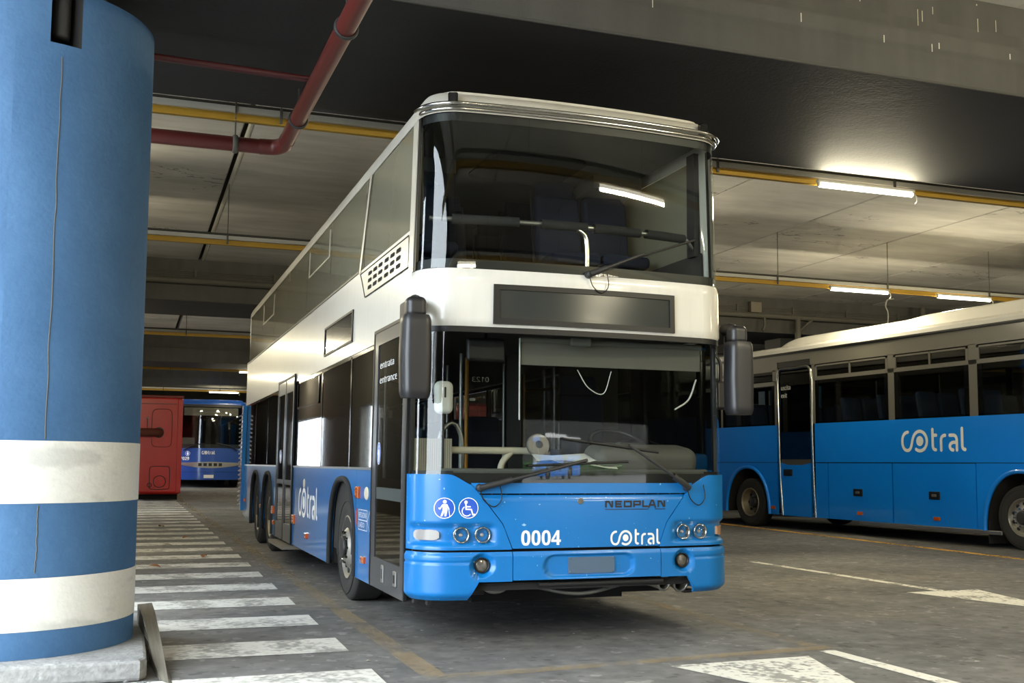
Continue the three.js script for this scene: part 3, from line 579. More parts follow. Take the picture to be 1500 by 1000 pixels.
// ================================================================ THE DOUBLE DECKER
const bus = thing('double_decker_bus', 'white and blue double decker bus parked in the centre, number 0004', 'bus', [3.075, 0, -7.03]);
{
  const kk = (y) => (y < 1.15 ? 1 : y < 2.2 ? mix(1, 0.992, (y - 1.15) / 1.05) : y < 2.6 ? mix(0.992, 0.986, (y - 2.2) / 0.4) : mix(0.986, 0.962, clamp((y - 2.6) / 1.2)));
  const LEN = 11.86, B = makeBody({ HW: 1.23, R: 0.28, BOW: 0.055, LEN, kk });
  const { surf, normal, sideU, panel, print, slab, line, U1 } = B, L = (z) => -sideU(z), Rr = (z) => sideU(z);
  const REAR = -LEN;

  // ---- front: bumper
  const bumperLo = (u) => { const a = Math.abs(u); return a < 0.80 ? 0.428 : a < 0.87 ? mix(0.428, 0.315, (a - 0.80) / 0.07) : 0.305; };
  const bumperOff = (u, y) => 0.022 - 0.05 * (1 - sstep(0.29, 0.37, y)) ** 2 * (Math.abs(u) > 0.84 ? 1 : 0.3) - 0.012 * sstep(0.60, 0.63, y);
  const fogDish = (u, y, c) => -0.035 * (1 - sstep(0.055, 0.09, Math.hypot(u - c, y - 0.54)));
  const groove = (u, y) => (Math.abs(u) > 0.86 ? -0.006 * (1 - sstep(0.004, 0.012, Math.abs(y - 0.562))) : 0);
  const bump = mesh('bumper_corner', panel(-U1 + 0.005, -0.566, bumperLo, 0.63, { off: (u, y) => bumperOff(u, y) + fogDish(u, y, -0.776) + groove(u, y), nv: 40, step: 0.018, breaks: [-0.80, -0.87] }), M.busBlue, bus);
  const bump2 = mesh('bumper_corner', panel(0.578, U1 - 0.005, bumperLo, 0.63, { off: (u, y) => bumperOff(u, y) + fogDish(u, y, 0.77) + groove(u, y), nv: 40, step: 0.018, breaks: [0.80, 0.87] }), M.busBlue, bus);
  const capsule = (u, y, c, hx, hy) => { const dx = Math.max(0, Math.abs(u - c) - (hx - hy)); return Math.hypot(dx, y) - hy; };
  mesh('bumper_centre', panel(-0.56, 0.572, 0.435, 0.63, { off: (u, y) => bumperOff(u, y) - 0.02 * (1 - sstep(-0.012, 0.004, capsule(u, y - 0.527, 0.012, 0.345, 0.078))), nv: 30, step: 0.018 }), M.busBlue, bus);
  mesh('number_plate_holder', [panel(-0.152, 0.203, 0.472, 0.584, { off: 0.012, thick: 0.012 }), ...[[-0.14, 0.482], [0.19, 0.482], [-0.14, 0.574], [0.19, 0.574]].map(([u, y]) => { const p = surf(u, y, 0.013); return new THREE.SphereGeometry(0.006, 8, 6).translate(p.x, p.y, p.z); })], M.plateGrey, bus);
  for (const [c, par] of [[-0.776, bump], [0.77, bump2]]) {
    const n = normal(c), p = surf(c, 0.54, -0.012);
    const f = mesh('fog_lamp', aim(lathe([[0.054, -0.02], [0.054, 0.014], [0.046, 0.016], [0.043, 0.0]], 28), n, p), M.black, bus);
    mesh('lens', aim(lathe([[0.0, 0.012], [0.03, 0.009], [0.045, 0.0]], 28), n, p), phys({ color: 0x77726a, roughness: 0.15, metalness: 0.5, clearcoat: 1 }), f);
  }
  // ---- front: headlamp wings
  const wingHi = (a) => (a > 1.02 ? 1.165 : a > 0.86 ? mix(1.085, 1.165, sstep(0.82, 1.02, a)) - 0.0 : a > 0.80 ? mix(1.03, 1.098, (a - 0.80) / 0.06) : a > 0.63 ? mix(0.815, 1.03, (a - 0.63) / 0.17) : mix(0.64, 0.815, clamp((a - 0.562) / 0.068)));
  const wingOff = (u, y) => { const a = Math.abs(u); const inY = sstep(0.665, 0.705, y) * (1 - sstep(0.79, 0.835, y)), inU = sstep(0.66, 0.74, a) * (1 - sstep(1.30, 1.36, a)); return 0.012 + 0.012 * (1 - sstep(0.64, 0.67, y)) * 0 - 0.032 * inY * inU; };
  for (const s of [-1, 1]) {
    const [a, b] = s < 0 ? [-U1 + 0.005, -0.568] : [0.568, U1 - 0.005];
    mesh('headlamp_panel', panel(a, b, 0.645, (u) => Math.max(0.648, wingHi(Math.abs(u)) - 0.004), { off: wingOff, nv: 44, step: 0.018 }), M.busBlue, bus);
    for (const c of [0.776, 0.925]) {
      const u = s * c, n = normal(u * 0.75), p = surf(u, 0.747, -0.008);
      const h = mesh('headlamp', aim(lathe([[0.056, -0.01], [0.057, 0.018], [0.05, 0.024], [0.046, 0.012]], 32), n, p), M.chrome, bus);
      mesh('reflector', aim(lathe([[0.046, 0.012], [0.036, -0.02], [0.018, -0.035], [0.012, -0.02], [0.0, -0.018]], 28), n, p), M.chrome, h);
      mesh('bulb', aim(new THREE.SphereGeometry(0.014, 12, 8), n, surf(u, 0.747, -0.016)), M.whiteLens, h);
      mesh('lens', aim(lathe([[0.0, 0.03], [0.025, 0.027], [0.047, 0.017]], 28), n, p), M.lampGlass, h);
    }
    mesh('turn_signal', panel(s < 0 ? -1.29 : 1.11, s < 0 ? -1.075 : 1.29, (u) => 0.712 + 0.02 * Math.pow(Math.abs((Math.abs(u) - (s < 0 ? 1.18 : 1.2)) / 0.108), 6), (u) => 0.782 - 0.02 * Math.pow(Math.abs((Math.abs(u) - (s < 0 ? 1.18 : 1.2)) / 0.108), 6), { off: 0.0, thick: 0.03, step: 0.02, nv: 6 }), s < 0 ? M.whiteLens : M.paleAmber, bus);
  }
  // ---- front: bonnet flap and cowl
  const diag = (u) => { const a = Math.abs(u); return a < 0.562 ? 0.645 : a < 0.63 ? mix(0.645, 0.815, (a - 0.562) / 0.068) : mix(0.815, 1.03, (a - 0.63) / 0.17); };
  mesh('bonnet', panel(-0.79, 0.79, (u) => Math.min(1.018, diag(u) + 0.006), 1.02, { off: (u, y) => 0.008 - 0.02 * sstep(0.99, 1.02, y), nv: 14, step: 0.02, breaks: [-0.63, -0.562, 0.562, 0.63] }), M.busBlue, bus);
  mesh('cowl', panel(-0.855, 0.855, (u) => Math.max(1.03, Math.abs(u) > 0.8 ? mix(1.03, 1.098, (Math.abs(u) - 0.8) / 0.06) : 0), 1.102, { off: 0.006, nv: 4, step: 0.03, breaks: [-0.8, 0.8] }), M.busBlue, bus);
  { const p = surf(-0.06, 0.975, 0.008), n = normal(0); mesh('bonnet_lock', [aim(lathe([[0.0, 0.004], [0.008, 0.006], [0.014, 0.003], [0.02, 0.006], [0.023, 0.0]], 20), n, p)], M.greyMetal, bus); }
  mesh('backing_panel', [panel(-U1 + 0.02, U1 - 0.02, 0.43, 1.10, { off: -0.05, thick: 0.01, step: 0.06 })], M.under, bus);
  // print on the front
  mesh('fleet_number', print(-0.525, -0.187, 0.655, 0.787, 0.0105), decal(numberTex, 0xe9e8e4), bus);
  mesh('operator_logo', print(0.163, 0.580, 0.650, 0.777, 0.0105), decal(logoTex, 0xe9e8e4), bus);
  mesh('maker_badge', print(0.125, 0.628, 0.91, 0.984, 0.0105), decal(makerTex, 0x2b2624, 0.4), bus);
  mesh('pictogram', print(-1.112, -0.968, 0.858, 1.004, 0.0145), std({ map: pictogram('walker'), alphaMap: discTex, transparent: true, roughness: 0.4 }), bus);
  mesh('pictogram', print(-0.948, -0.806, 0.858, 1.004, 0.0145), std({ map: pictogram('wheelchair'), alphaMap: discTex, transparent: true, roughness: 0.4 }), bus);

  // ---- windscreens
  mesh('lower_windscreen', panel(-U1 + 0.03, U1 - 0.03, 1.085, 2.185, { off: -0.006, thick: 0, step: 0.03, nv: 8 }), M.glass, bus);
  mesh('windscreen_surround', [panel(-U1, U1, 2.150, 2.19, { off: -0.001, thick: 0.03, step: 0.04 }), panel(-0.99, 0.99, 1.085, 1.17, { off: -0.012, thick: 0.006, step: 0.04 }),
    panel(-U1, -U1 + 0.035, 1.16, 2.16, { off: 0.0, thick: 0.03 }), panel(U1 - 0.035, U1, 1.16, 2.16, { off: 0.0, thick: 0.03 }), panel(-U1 + 0.03, -0.98, 1.13, 1.185, { off: -0.012, thick: 0.006 }), panel(0.98, U1 - 0.03, 1.13, 1.185, { off: -0.012, thick: 0.006 })], M.black, bus);
  mesh('upper_windscreen', panel(-U1 + 0.03, U1 - 0.03, 2.60, 3.715, { off: -0.004, thick: 0, step: 0.03, nv: 8 }), M.glass, bus);
  mesh('upper_windscreen_surround', [panel(-U1 + 0.02, U1 - 0.02, 2.59, 2.665, { off: -0.01, thick: 0.006, step: 0.04 }), panel(-U1 + 0.02, U1 - 0.02, 3.655, 3.725, { off: -0.01, thick: 0.006, step: 0.04 }),
    panel(-U1 - 0.01, -U1 + 0.04, 2.6, 3.72, { off: 0.001, thick: 0.02 }), panel(U1 - 0.04, U1 + 0.01, 2.6, 3.72, { off: 0.001, thick: 0.02 })], M.black, bus);
  // ---- white band with the destination display
  mesh('white_front_band', panel(-U1 - 0.02, U1 + 0.02, 2.178, 2.597, { off: (u, y) => 0.008 - 0.012 * sstep(2.575, 2.6, y) - 0.02 * (1 - sstep(2.175, 2.20, y)), nv: 12, step: 0.04 }), M.busWhite, bus);
  const disp = mesh('destination_display', panel(-0.68, 0.672, 2.243, 2.458, { off: 0.012, thick: 0.006, step: 0.05 }), M.display, bus);
  { const uv = disp.geometry.attributes.uv; for (let i = 0; i < uv.count; i++) uv.setXY(i, (uv.getX(i) + 0.68) / 1.35, (uv.getY(i) - 2.243) / 0.215); }
  mesh('display_frame', [panel(-0.72, 0.712, 2.455, 2.492, { off: 0.024, thick: 0.02 }), panel(-0.72, 0.712, 2.210, 2.247, { off: 0.024, thick: 0.02 }), panel(-0.72, -0.678, 2.24, 2.46, { off: 0.024, thick: 0.02 }), panel(0.670, 0.712, 2.24, 2.46, { off: 0.024, thick: 0.02 })], M.black, disp);
  // ---- roof cap, rail, marker lamps
  const capP = (u, t) => { const side = Math.abs(u) > U1 ? 0.10 : mix(0.2, 0.10, sstep(U1 - 0.5, U1, Math.abs(u))); return surf(u, 3.715 + 0.185 * Math.sin(t * Math.PI / 2), -side * (1 - Math.cos(t * Math.PI / 2)) + 0.006); };
  const uEnd = Rr(REAR);
  mesh('roof_edge', [grid((i, j) => capP(mix(-U1 - 0.02, U1 + 0.02, i), j), 110, 8, (i, j) => [i * 2.7, j * 0.3]), grid((i, j) => capP(mix(-uEnd, -U1 - 0.02, i), j), 2, 8, (i, j) => [i * 11, j * 0.3]), grid((i, j) => capP(mix(U1 + 0.02, uEnd, i), j), 2, 8, (i, j) => [i * 11, j * 0.3])], M.roofPaint, bus);
  mesh('roof', slab(3.86, 3.905, 0.12), M.roofPaint, bus);
  mesh('chrome_rail', [line(-U1 + 0.02, U1 - 0.02, 3.768, 0.04, 0.014, 90, 10), line(-U1 + 0.06, U1 - 0.06, 3.735, 0.018, 0.012, 90, 8)], M.chrome, bus);
  for (const u of [-1.05, 1.02]) { const p = surf(u, 3.805, 0.012); mesh('marker_lamp', rbox(0.07, 0.085, 0.05, 0.012).rotateY(Math.atan2(normal(u).x, normal(u).z)).translate(p.x, p.y, p.z), M.gloss, bus); }

  // ---- left side, lower deck
  const ZW = [-2.78, -8.45, -9.98], HALF = [0.63, 0.60, 0.58];
  const skirtLo = (u) => { const z = B.CZ - (Math.abs(u) - U1); for (let i = 0; i < 3; i++) if (Math.abs(z - ZW[i]) < HALF[i]) return archY(z, ZW[i], HALF[i], 0.27, 1.09); return z < -11 ? mix(0.27, 0.36, (-11 - z) / 0.9) : 0.265; };
  const archBreaks = []; ZW.forEach((z, i) => archBreaks.push(z - HALF[i], z + HALF[i]));
  const skirt = (za, zb, s) => panel(...(s < 0 ? [L(za), L(zb)] : [Rr(zb), Rr(za)]), skirtLo, 1.185, { off: 0.004, thick: 0.03, step: 0.03, nv: 3, breaks: archBreaks.map((z) => (s < 0 ? L(z) : Rr(z))) });
  mesh('side_panel', skirt(-2.14, -1.505, -1), M.busBlueSide, bus);
  mesh('side_panel', skirt(-5.94, -2.146, -1), M.busBlueSide, bus);
  mesh('side_panel', skirt(REAR, -7.43, -1), M.busBlueSide, bus);
  mesh('side_panel', skirt(REAR, -0.5, 1), M.busBlueSide, bus);
  mesh('front_side_corner', panel(U1, Rr(-0.5), 0.3, 1.185, { off: 0.004 }), M.busBlueSide, bus);
  ZW.forEach((z, i) => { for (const s of [-1, 1]) wheelArch(bus, s, 1.23, z, HALF[i], 0.27, 1.09, 0.5); });
  for (const s of [-1, 1]) { wheel(bus, s * 1.19, -2.72, 0.475, 0.29, 'alloy', s); wheel(bus, s * 1.19, -8.42, 0.475, 0.29, 'deep', s); wheel(bus, s * 1.19, -9.92, 0.475, 0.29, 'deep', s); }
  mesh('sill_strip', [panel(L(-5.94), L(-1.52), 1.178, 1.198, { off: 0.012, thick: 0.02 }), panel(L(REAR), L(-7.44), 1.178, 1.198, { off: 0.012, thick: 0.02 })], M.steel, bus);
  // windows of the lower deck
  const frame = (s) => mesh('window_surround', [[-1.5, -1.56], [-2.49, -2.55], [-4.05, -4.10], [-5.9, -5.96], [-7.42, -7.48], [-8.66, -8.69], [-10.25, -10.28], [-11.66, -11.74]].map(([a, b]) => panel(...(s < 0 ? [L(b), L(a)] : [Rr(a), Rr(b)]), 1.19, 2.2, { off: 0.0, thick: 0.03 })).concat([panel(...(s < 0 ? [L(-11.74), L(-1.5)] : [Rr(-0.45), Rr(-11.74)]), 2.165, 2.205, { off: 0.0, thick: 0.03 })]), M.gloss, bus);
  frame(-1); frame(1);
  for (const [a, b] of [[-1.56, -2.49], [-2.55, -4.05], [-4.10, -5.9], [-7.48, -8.66], [-8.69, -10.25], [-10.28, -11.66]]) for (const s of [-1, 1]) {
    const w = mesh('side_window', panel(...(s < 0 ? [L(b), L(a)] : [Rr(a), Rr(b)]), 1.195, 2.17, { off: -0.004, thick: 0, nv: 4 }), M.tinted, bus);
    if (a === -4.10) mesh('vent_frame', [panel(...(s < 0 ? [L(-5.8), L(-4.25)] : [Rr(-4.25), Rr(-5.8)]), 1.86, 1.885, { off: 0.006, thick: 0.012 }), panel(...(s < 0 ? [L(-5.8), L(-5.77)] : [Rr(-5.77), Rr(-5.8)]), 1.86, 2.15, { off: 0.006, thick: 0.012 }), panel(...(s < 0 ? [L(-4.28), L(-4.25)] : [Rr(-4.25), Rr(-4.28)]), 1.86, 2.15, { off: 0.006, thick: 0.012 })], M.gloss, w);
  }
  mesh('front_side_window', panel(U1, Rr(-1.5), 1.195, 2.17, { off: -0.004, thick: 0, nv: 4 }), M.tinted, bus);
  // ---- white side band
  for (const s of [-1, 1]) {
    mesh('white_side_band', panel(...(s < 0 ? [L(REAR), L(-0.365)] : [Rr(-0.365), Rr(REAR)]), 2.2, 2.925, { off: 0.006, thick: 0.03, nv: 6 }), M.busWhite, bus);
    mesh('drip_moulding', [panel(...(s < 0 ? [L(REAR), L(-2.3)] : [Rr(-2.3), Rr(REAR)]), 2.915, 2.935, { off: 0.014, thick: 0.02 })], M.plastic, bus);
    // upper deck windows
    const cuts = [-0.45, -2.12, -3.85, -5.42, -7.0, -8.45, -9.95, -11.72];
    for (let i = 0; i + 1 < cuts.length; i++) {
      const a = cuts[i] - 0.008, b = cuts[i + 1] + 0.008;
      const w = mesh('upper_window', panel(...(s < 0 ? [L(b), L(a)] : [Rr(a), Rr(b)]), i ? 2.93 : 2.90, 3.71, { off: 0.002, thick: 0, nv: 4 }), M.upperGlass, bus);
      if (i === 2 || i === 5) mesh('vent_frame', [panel(...(s < 0 ? [L(b + 0.1), L(a - 0.1)] : [Rr(a - 0.1), Rr(b + 0.1)]), 3.36, 3.372, { off: 0.008, thick: 0.01 }), panel(...(s < 0 ? [L(b + 0.1), L(b + 0.112)] : [Rr(b + 0.112), Rr(b + 0.1)]), 3.36, 3.66, { off: 0.008, thick: 0.01 }), panel(...(s < 0 ? [L(a - 0.112), L(a - 0.1)] : [Rr(a - 0.1), Rr(a - 0.112)]), 3.36, 3.66, { off: 0.008, thick: 0.01 })], M.cream, w);
      if (i) mesh('window_joint', panel(...(s < 0 ? [L(cuts[i] - 0.008), L(cuts[i] + 0.008)] : [Rr(cuts[i] + 0.008), Rr(cuts[i] - 0.008)]), 2.93, 3.71, { off: -0.002, thick: 0.015 }), M.plastic, bus);
    }
    mesh('front_corner_post', panel(...(s < 0 ? [L(-0.46), -U1 - 0.008] : [U1 + 0.008, Rr(-0.46)]), 2.6, 3.72, { off: 0.008, thick: 0.03, nv: 4 }), M.cream, bus);
  }
  { // slanted cream post on the left and the louvred vent below the first window
    const p = (z, y, o) => surf(L(z), y, o);
    mesh('slanted_post', [grid((i, j) => p(mix(mix(-2.30, -1.96, j), mix(-2.22, -1.88, j), i), mix(2.9, 3.73, j), 0.012), 2, 8)], M.cream, bus);
    const vent = mesh('vent_panel', grid((i, j) => p(mix(mix(-1.97, -2.2, j), -0.47, i), mix(2.655, 2.885, j), 0.012), 20, 6), M.cream, bus);
    for (let g = 0; g < 2; g++) for (let c = 0; c < 3; c++) for (let r = 0; r < 3; r++) { const z = -1.86 + g * 0.62 + c * 0.2, y = 2.70 + r * 0.06; mesh('louvre_slot', grid((i, j) => p(z + i * 0.13 + j * 0.012, y + j * 0.03, 0.017), 2, 1), M.under, vent); }
    mesh('vent_edge', [tube([p(-1.97, 2.652, 0.014), p(-1.4, 2.652, 0.014), p(-0.47, 2.652, 0.014)].map((q) => [q.x, q.y, q.z]), 0.005, 12, 6), tube([p(-2.2, 2.888, 0.014), p(-1.4, 2.888, 0.014), p(-0.47, 2.888, 0.014)].map((q) => [q.x, q.y, q.z]), 0.005, 12, 6), tube([p(-2.2, 2.888, 0.014), p(-2.08, 2.77, 0.014), p(-1.97, 2.652, 0.014)].map((q) => [q.x, q.y, q.z]), 0.005, 12, 6)], M.plastic, vent);
    const sd = mesh('side_display', panel(L(-3.93), L(-2.5), 2.335, 2.60, { off: 0.010, thick: 0.006 }), M.display, bus);
    mesh('display_frame', [panel(L(-3.96), L(-2.47), 2.595, 2.615, { off: 0.018, thick: 0.012 }), panel(L(-3.96), L(-2.47), 2.32, 2.34, { off: 0.018, thick: 0.012 }), panel(L(-3.96), L(-3.93), 2.33, 2.6, { off: 0.018, thick: 0.012 }), panel(L(-2.5), L(-2.47), 2.33, 2.6, { off: 0.018, thick: 0.012 })], M.black, sd);
  }
  // ---- front door
  {
    const d = part('front_door', bus), D = (a, b, y0, y1, o = {}) => panel(L(a), L(b), y0, y1, o);
    mesh('door_frame', [D(-1.49, -1.36, 0.27, 2.27, { off: 0.012 }), D(-0.50, -0.39, 0.27, 2.27, { off: 0.012 }), D(-1.49, -0.39, 2.17, 2.28, { off: 0.012 }), D(-1.49, -0.39, 0.27, 0.50, { off: 0.012 })], M.doorGrey, d);
    mesh('door_seal', [D(-1.515, -1.488, 0.27, 2.29, { off: 0.016 }), D(-0.392, -0.352, 0.27, 2.19, { off: 0.016 }), D(-1.51, -0.36, 2.275, 2.30, { off: 0.016 })], M.black, d);
    mesh('door_glass', D(-1.365, -0.495, 0.495, 2.175, { off: 0.004, thick: 0, nv: 4 }), M.doorGlass, d);
    mesh('door_rail', [D(-1.365, -0.495, 0.955, 1.045, { off: 0.0, thick: 0.03 })], M.whitePlastic, d);
    mesh('door_lettering', print(L(-1.33), L(-0.73), 1.80, 2.09, 0.006, 2), decal(entryTex, 0xdedede), d);
    mesh('pictogram', print(L(-1.34), L(-1.21), 1.22, 1.40, 0.006, 2), std({ map: pictogram('walker'), alphaMap: discTex, transparent: true, roughness: 0.4 }), d);
    each('door_button', [rbox(0.015, 0.11, 0.09, 0.006, -1.247, 0.40, -0.62), rbox(0.015, 0.13, 0.07, 0.006, -1.247, 0.40, -1.02)], M.steel, d);
    each('button_recess', [rbox(0.018, 0.06, 0.05, 0.004, -1.248, 0.40, -0.62), rbox(0.018, 0.08, 0.03, 0.01, -1.248, 0.40, -1.02)], M.black, d);
  }
  // ---- middle door, two leaves
  {
    const d = part('middle_door', bus), D = (a, b, y0, y1, o = {}) => panel(L(a), L(b), y0, y1, o);
    for (const [a, b] of [[-7.40, -6.70], [-6.67, -5.98]]) {
      const f = mesh('door_leaf', [D(a, a + 0.07, 0.27, 2.26, { off: 0.02 }), D(b - 0.07, b, 0.27, 2.26, { off: 0.02 }), D(a, b, 2.10, 2.27, { off: 0.02 }), D(a, b, 0.27, 0.48, { off: 0.02 }), D(a, b, 0.96, 1.02, { off: 0.018 })], M.doorGrey, d);
      mesh('door_glass', D(a + 0.07, b - 0.07, 0.48, 2.1, { off: 0.01, thick: 0, nv: 4 }), M.doorGlass, d);
    }
    mesh('door_seal', [D(-5.985, -5.935, 0.27, 2.3, { off: 0.026 }), D(-6.705, -6.665, 0.27, 2.27, { off: 0.024 }), D(-7.44, -7.395, 0.27, 2.27, { off: 0.024 }), D(-7.44, -5.94, 2.265, 2.295, { off: 0.026 })], M.black, d);
    mesh('pictogram', print(L(-7.2), L(-6.95), 1.22, 1.40, 0.014, 2), std({ map: pictogram('walker'), alphaMap: discTex, transparent: true, roughness: 0.4 }), d);
    mesh('door_step', span(-1.34, -1.0, 0.2, 0.24, -7.35, -6.0), M.dullMetal, d);
  }
  // ---- side markings and lamps
  mesh('operator_logo', print(L(-5.48), L(-4.12), 0.60, 0.985, 0.006, 2), decal(logoTex, 0xe9e8e4), bus);
  mesh('region_lettering', print(L(-2.02), L(-1.55), 0.66, 0.86, 0.006, 2), decal(regionTex, 0xdedfe0), bus);
  mesh('region_crest', print(L(-2.14), L(-2.05), 0.68, 0.86, 0.006, 2), decal(crestTex, 0xa9483c), bus);
  const lampAt = (z, y, w, h) => mesh('side_lamp', rbox(0.03, h, w, 0.008, -1.242, y, z), M.amber, bus);
  lampAt(-2.04, 0.985, 0.13, 0.10); lampAt(-1.77, 0.44, 0.13, 0.055); lampAt(-5.80, 0.57, 0.16, 0.11); lampAt(-4.80, 0.44, 0.14, 0.06); lampAt(-7.75, 0.6, 0.16, 0.11); lampAt(-7.62, 0.44, 0.14, 0.06); lampAt(-9.15, 0.6, 0.13, 0.06); lampAt(-11.6, 0.6, 0.13, 0.06);
  each('fuel_cap', [aim(lathe([[0.0, 0.008], [0.045, 0.008], [0.055, 0.0]], 24).scale(1, 1, 1.5), v3(-1, 0, 0), v3(-1.236, 0.985, -1.70)), aim(lathe([[0.0, 0.008], [0.045, 0.008], [0.055, 0.0]], 24), v3(-1, 0, 0), v3(-1.236, 1.0, -5.05))], M.beige, bus);
  // ---- rear corner with louvres, rear wall
  {
    const g = part('engine_grille', bus);
    mesh('grille_frame', [panel(L(-11.98), L(-11.74), 0.42, 2.2, { off: 0.06, thick: 0.06 })], M.busBlueSide, g);
    for (let i = 0; i < 22; i++) mesh('louvre', box(0.05, 0.02, 0.2, -1.30, 0.52 + i * 0.072, -11.87, 0, 0, 0.5), M.steel, g);
  }
  mesh('rear_wall', [span(-1.21, 1.21, 0.36, 2.95, REAR, REAR - 0.12), span(-1.18, 1.18, 2.95, 3.8, REAR + 0.02, REAR - 0.06)], M.busWhite, bus);

  // ---- inside: decks, linings
  mesh('lower_floor', [slab(0.36, 0.41, 0.07)], M.liner, bus);
  mesh('upper_deck', slab(2.22, 2.52, 0.06), M.liner, bus);
  mesh('upper_ceiling', slab(3.735, 3.76, 0.13), M.linerPale, bus);
  mesh('lining', [panel(L(REAR), L(-1.5), 0.42, 1.18, { off: -0.04, thick: 0.01 }), panel(Rr(-0.4), Rr(REAR), 0.42, 1.18, { off: -0.04, thick: 0.01 }), panel(L(REAR), L(-0.4), 2.5, 2.92, { off: -0.04, thick: 0.01 }), panel(Rr(-0.4), Rr(REAR), 2.5, 2.92, { off: -0.04, thick: 0.01 }), panel(-U1, U1, 2.2, 2.62, { off: -0.05, thick: 0.01, step: 0.06 }), span(-1.1, 1.1, 0.4, 3.75, -11.8, -11.76)], M.liner, bus);
  each('window_post', [-0.5, -2.12, -3.85, -5.42, -7.0, -8.45, -9.95].flatMap((z) => [-1, 1].map((s) => span(s * 1.12, s * 1.165, 2.9, 3.74, z - 0.06, z + 0.06))), M.liner, bus);
  each('ceiling_duct', [span(0.62, 1.08, 3.62, 3.735, -11.5, -1.3), span(-1.08, -0.62, 3.62, 3.735, -11.5, -1.3)], M.linerPale, bus);
  mesh('ceiling_hatch', [plate(roundRect(-0.42, 0.42, 0.9, 1.7, 0.12), 0.02, 'xz').translate(0, 3.71, 0)], M.liner, bus);
  // seats: cushion, backrest, headrest, frame
  function seat(x, y, z, w, k = 1) {
    const s = part('seat', bus, [x, y, z]);
    mesh('cushion', rbox(w, 0.11, 0.44, 0.045, 0, 0.43, 0.22, 0, -0.06), M.seatBlue, s);
    mesh('backrest', [rbox(w * 0.98, 0.62 * k, 0.09, 0.05, 0, 0.46 + 0.31 * k, -0.04, 0, -0.14), rbox(w * 0.82, 0.22, 0.10, 0.05, 0, 0.46 + 0.66 * k, -0.105, 0, -0.14)], M.seatBlue, s);
    mesh('shell', [rbox(w, 0.7 * k, 0.03, 0.012, 0, 0.44 + 0.35 * k, -0.10, 0, -0.14), span(-0.03, 0.03, 0, 0.4, 0.1, 0.3)], M.seatShell, s);
  }
  for (let r = 0; r < 6; r++) for (const x of [-0.86, -0.40, 0.40, 0.86]) { if (r === 0 && x === -0.40) continue; seat(x, 2.52, -1.55 - r * 0.85, 0.44); }
  for (const [x, z] of [[-0.86, -4.4], [-0.40, -4.4], [-0.86, -5.3], [-0.40, -5.3], [0.42, -3.6], [0.86, -3.6], [0.42, -4.4], [0.86, -4.4], [0.42, -5.3], [0.86, -5.3]]) seat(x, 0.5, z, 0.43);
  // padded rail and shelf behind the upper windscreen
  {
    const g = part('padded_rail', bus), y = 3.02, zr = (x) => -0.30 - 0.1 * x * x;
    mesh('rail', tube([-1.08, -0.6, 0, 0.6, 1.0, 1.12].map((x, i) => [x, y - (i === 5 ? 0.06 : 0), zr(x) - (i === 5 ? 0.05 : 0)]), 0.018, 40, 10), M.steel, g);
    for (const [a, b] of [[-0.92, -0.42], [-0.25, 0.12], [0.18, 0.58], [0.64, 1.0]]) mesh('padding', tube([0, 0.33, 0.66, 1].map((t) => { const x = mix(a, b, t); return [x, y, zr(x)]; }), 0.036, 16, 14), M.rubber, g);
    mesh('post', tube([[0.02, y - 0.01, zr(0)], [0.10, y - 0.06, zr(0)], [0.12, y - 0.14, zr(0)], [0.12, 2.53, zr(0)]], 0.022, 24, 10), M.chrome, g);
    mesh('shelf', slab(2.60, 2.66, 0.05, -0.55).translate(0, 0.0, 0), M.liner, bus);
  }
  // ---- driver's place and entrance seen through the lower windscreen
  {
    const dsh = part('dashboard', bus);
    mesh('console', [slab(0.98, 1.175, 0.05, -0.62), ], M.dash, dsh);
    mesh('instrument_hood', [rbox(0.86, 0.22, 0.34, 0.09, 0.62, 1.27, -0.42, 0, 0.15), rbox(0.5, 0.12, 0.3, 0.05, 0.05, 1.2, -0.42)], M.dash, dsh);
    mesh('dash_front', span(-1.12, 1.12, 0.42, 1.0, -0.64, -0.6), M.dash, dsh);
    mesh('base_trim', [line(-1.1, 1.1, 1.182, -0.09, 0.02, 50)], M.linerPale, dsh);
    const st = part('steering_wheel', bus, [0.60, 1.40, -0.78]);
    mesh('wheel_ring', new THREE.TorusGeometry(0.225, 0.016, 10, 40).rotateX(-1.05), M.black, st);
    mesh('spokes', [rod([0, 0, 0], [0.22, 0, 0], 0.014, 8), rod([0, 0, 0], [-0.22, 0, 0], 0.014, 8), rod([0, 0, 0], [0, -0.11, 0.19], 0.014, 8), rod([0, 0, 0], [0, -0.35, 0.12], 0.035, 10)], M.black, st);
    seat(0.6, 0.72, -1.55, 0.5, 1.1);
    mesh('sun_blind', [rbox(1.47, 0.19, 0.012, 0.004, 0.30, 2.045, -0.22)], M.blind, bus);
    mesh('blind_roller', rod([-0.44, 2.135, -0.22], [1.04, 2.135, -0.22], 0.022, 12), M.blind, bus);
    mesh('blind_guide', [rod([-0.45, 2.14, -0.2], [-0.45, 1.55, -0.2], 0.006, 6)], M.whitePlastic, bus);
    const im = part('interior_mirror', bus, [-0.66, 2.06, -0.34]);
    mesh('mirror_back', rbox(0.30, 0.17, 0.05, 0.05), M.black, im);
    mesh('mirror_arm', rod([0, 0.05, -0.02], [0.02, 0.14, -0.05], 0.012, 8), M.black, im);
    const cam = mesh('ticket_camera', rbox(0.17, 0.07, 0.04, 0.02, 0.0, 2.125, -0.13), M.linerPale, bus);
    // partition between driver and passengers, poles, barrier
    each('cab_partition', [span(0.06, 0.10, 0.42, 1.35, -1.9, -0.7), span(0.06, 1.15, 0.42, 2.2, -1.98, -1.94), span(0.06, 0.10, 1.35, 2.2, -1.98, -1.6)], M.liner, bus);
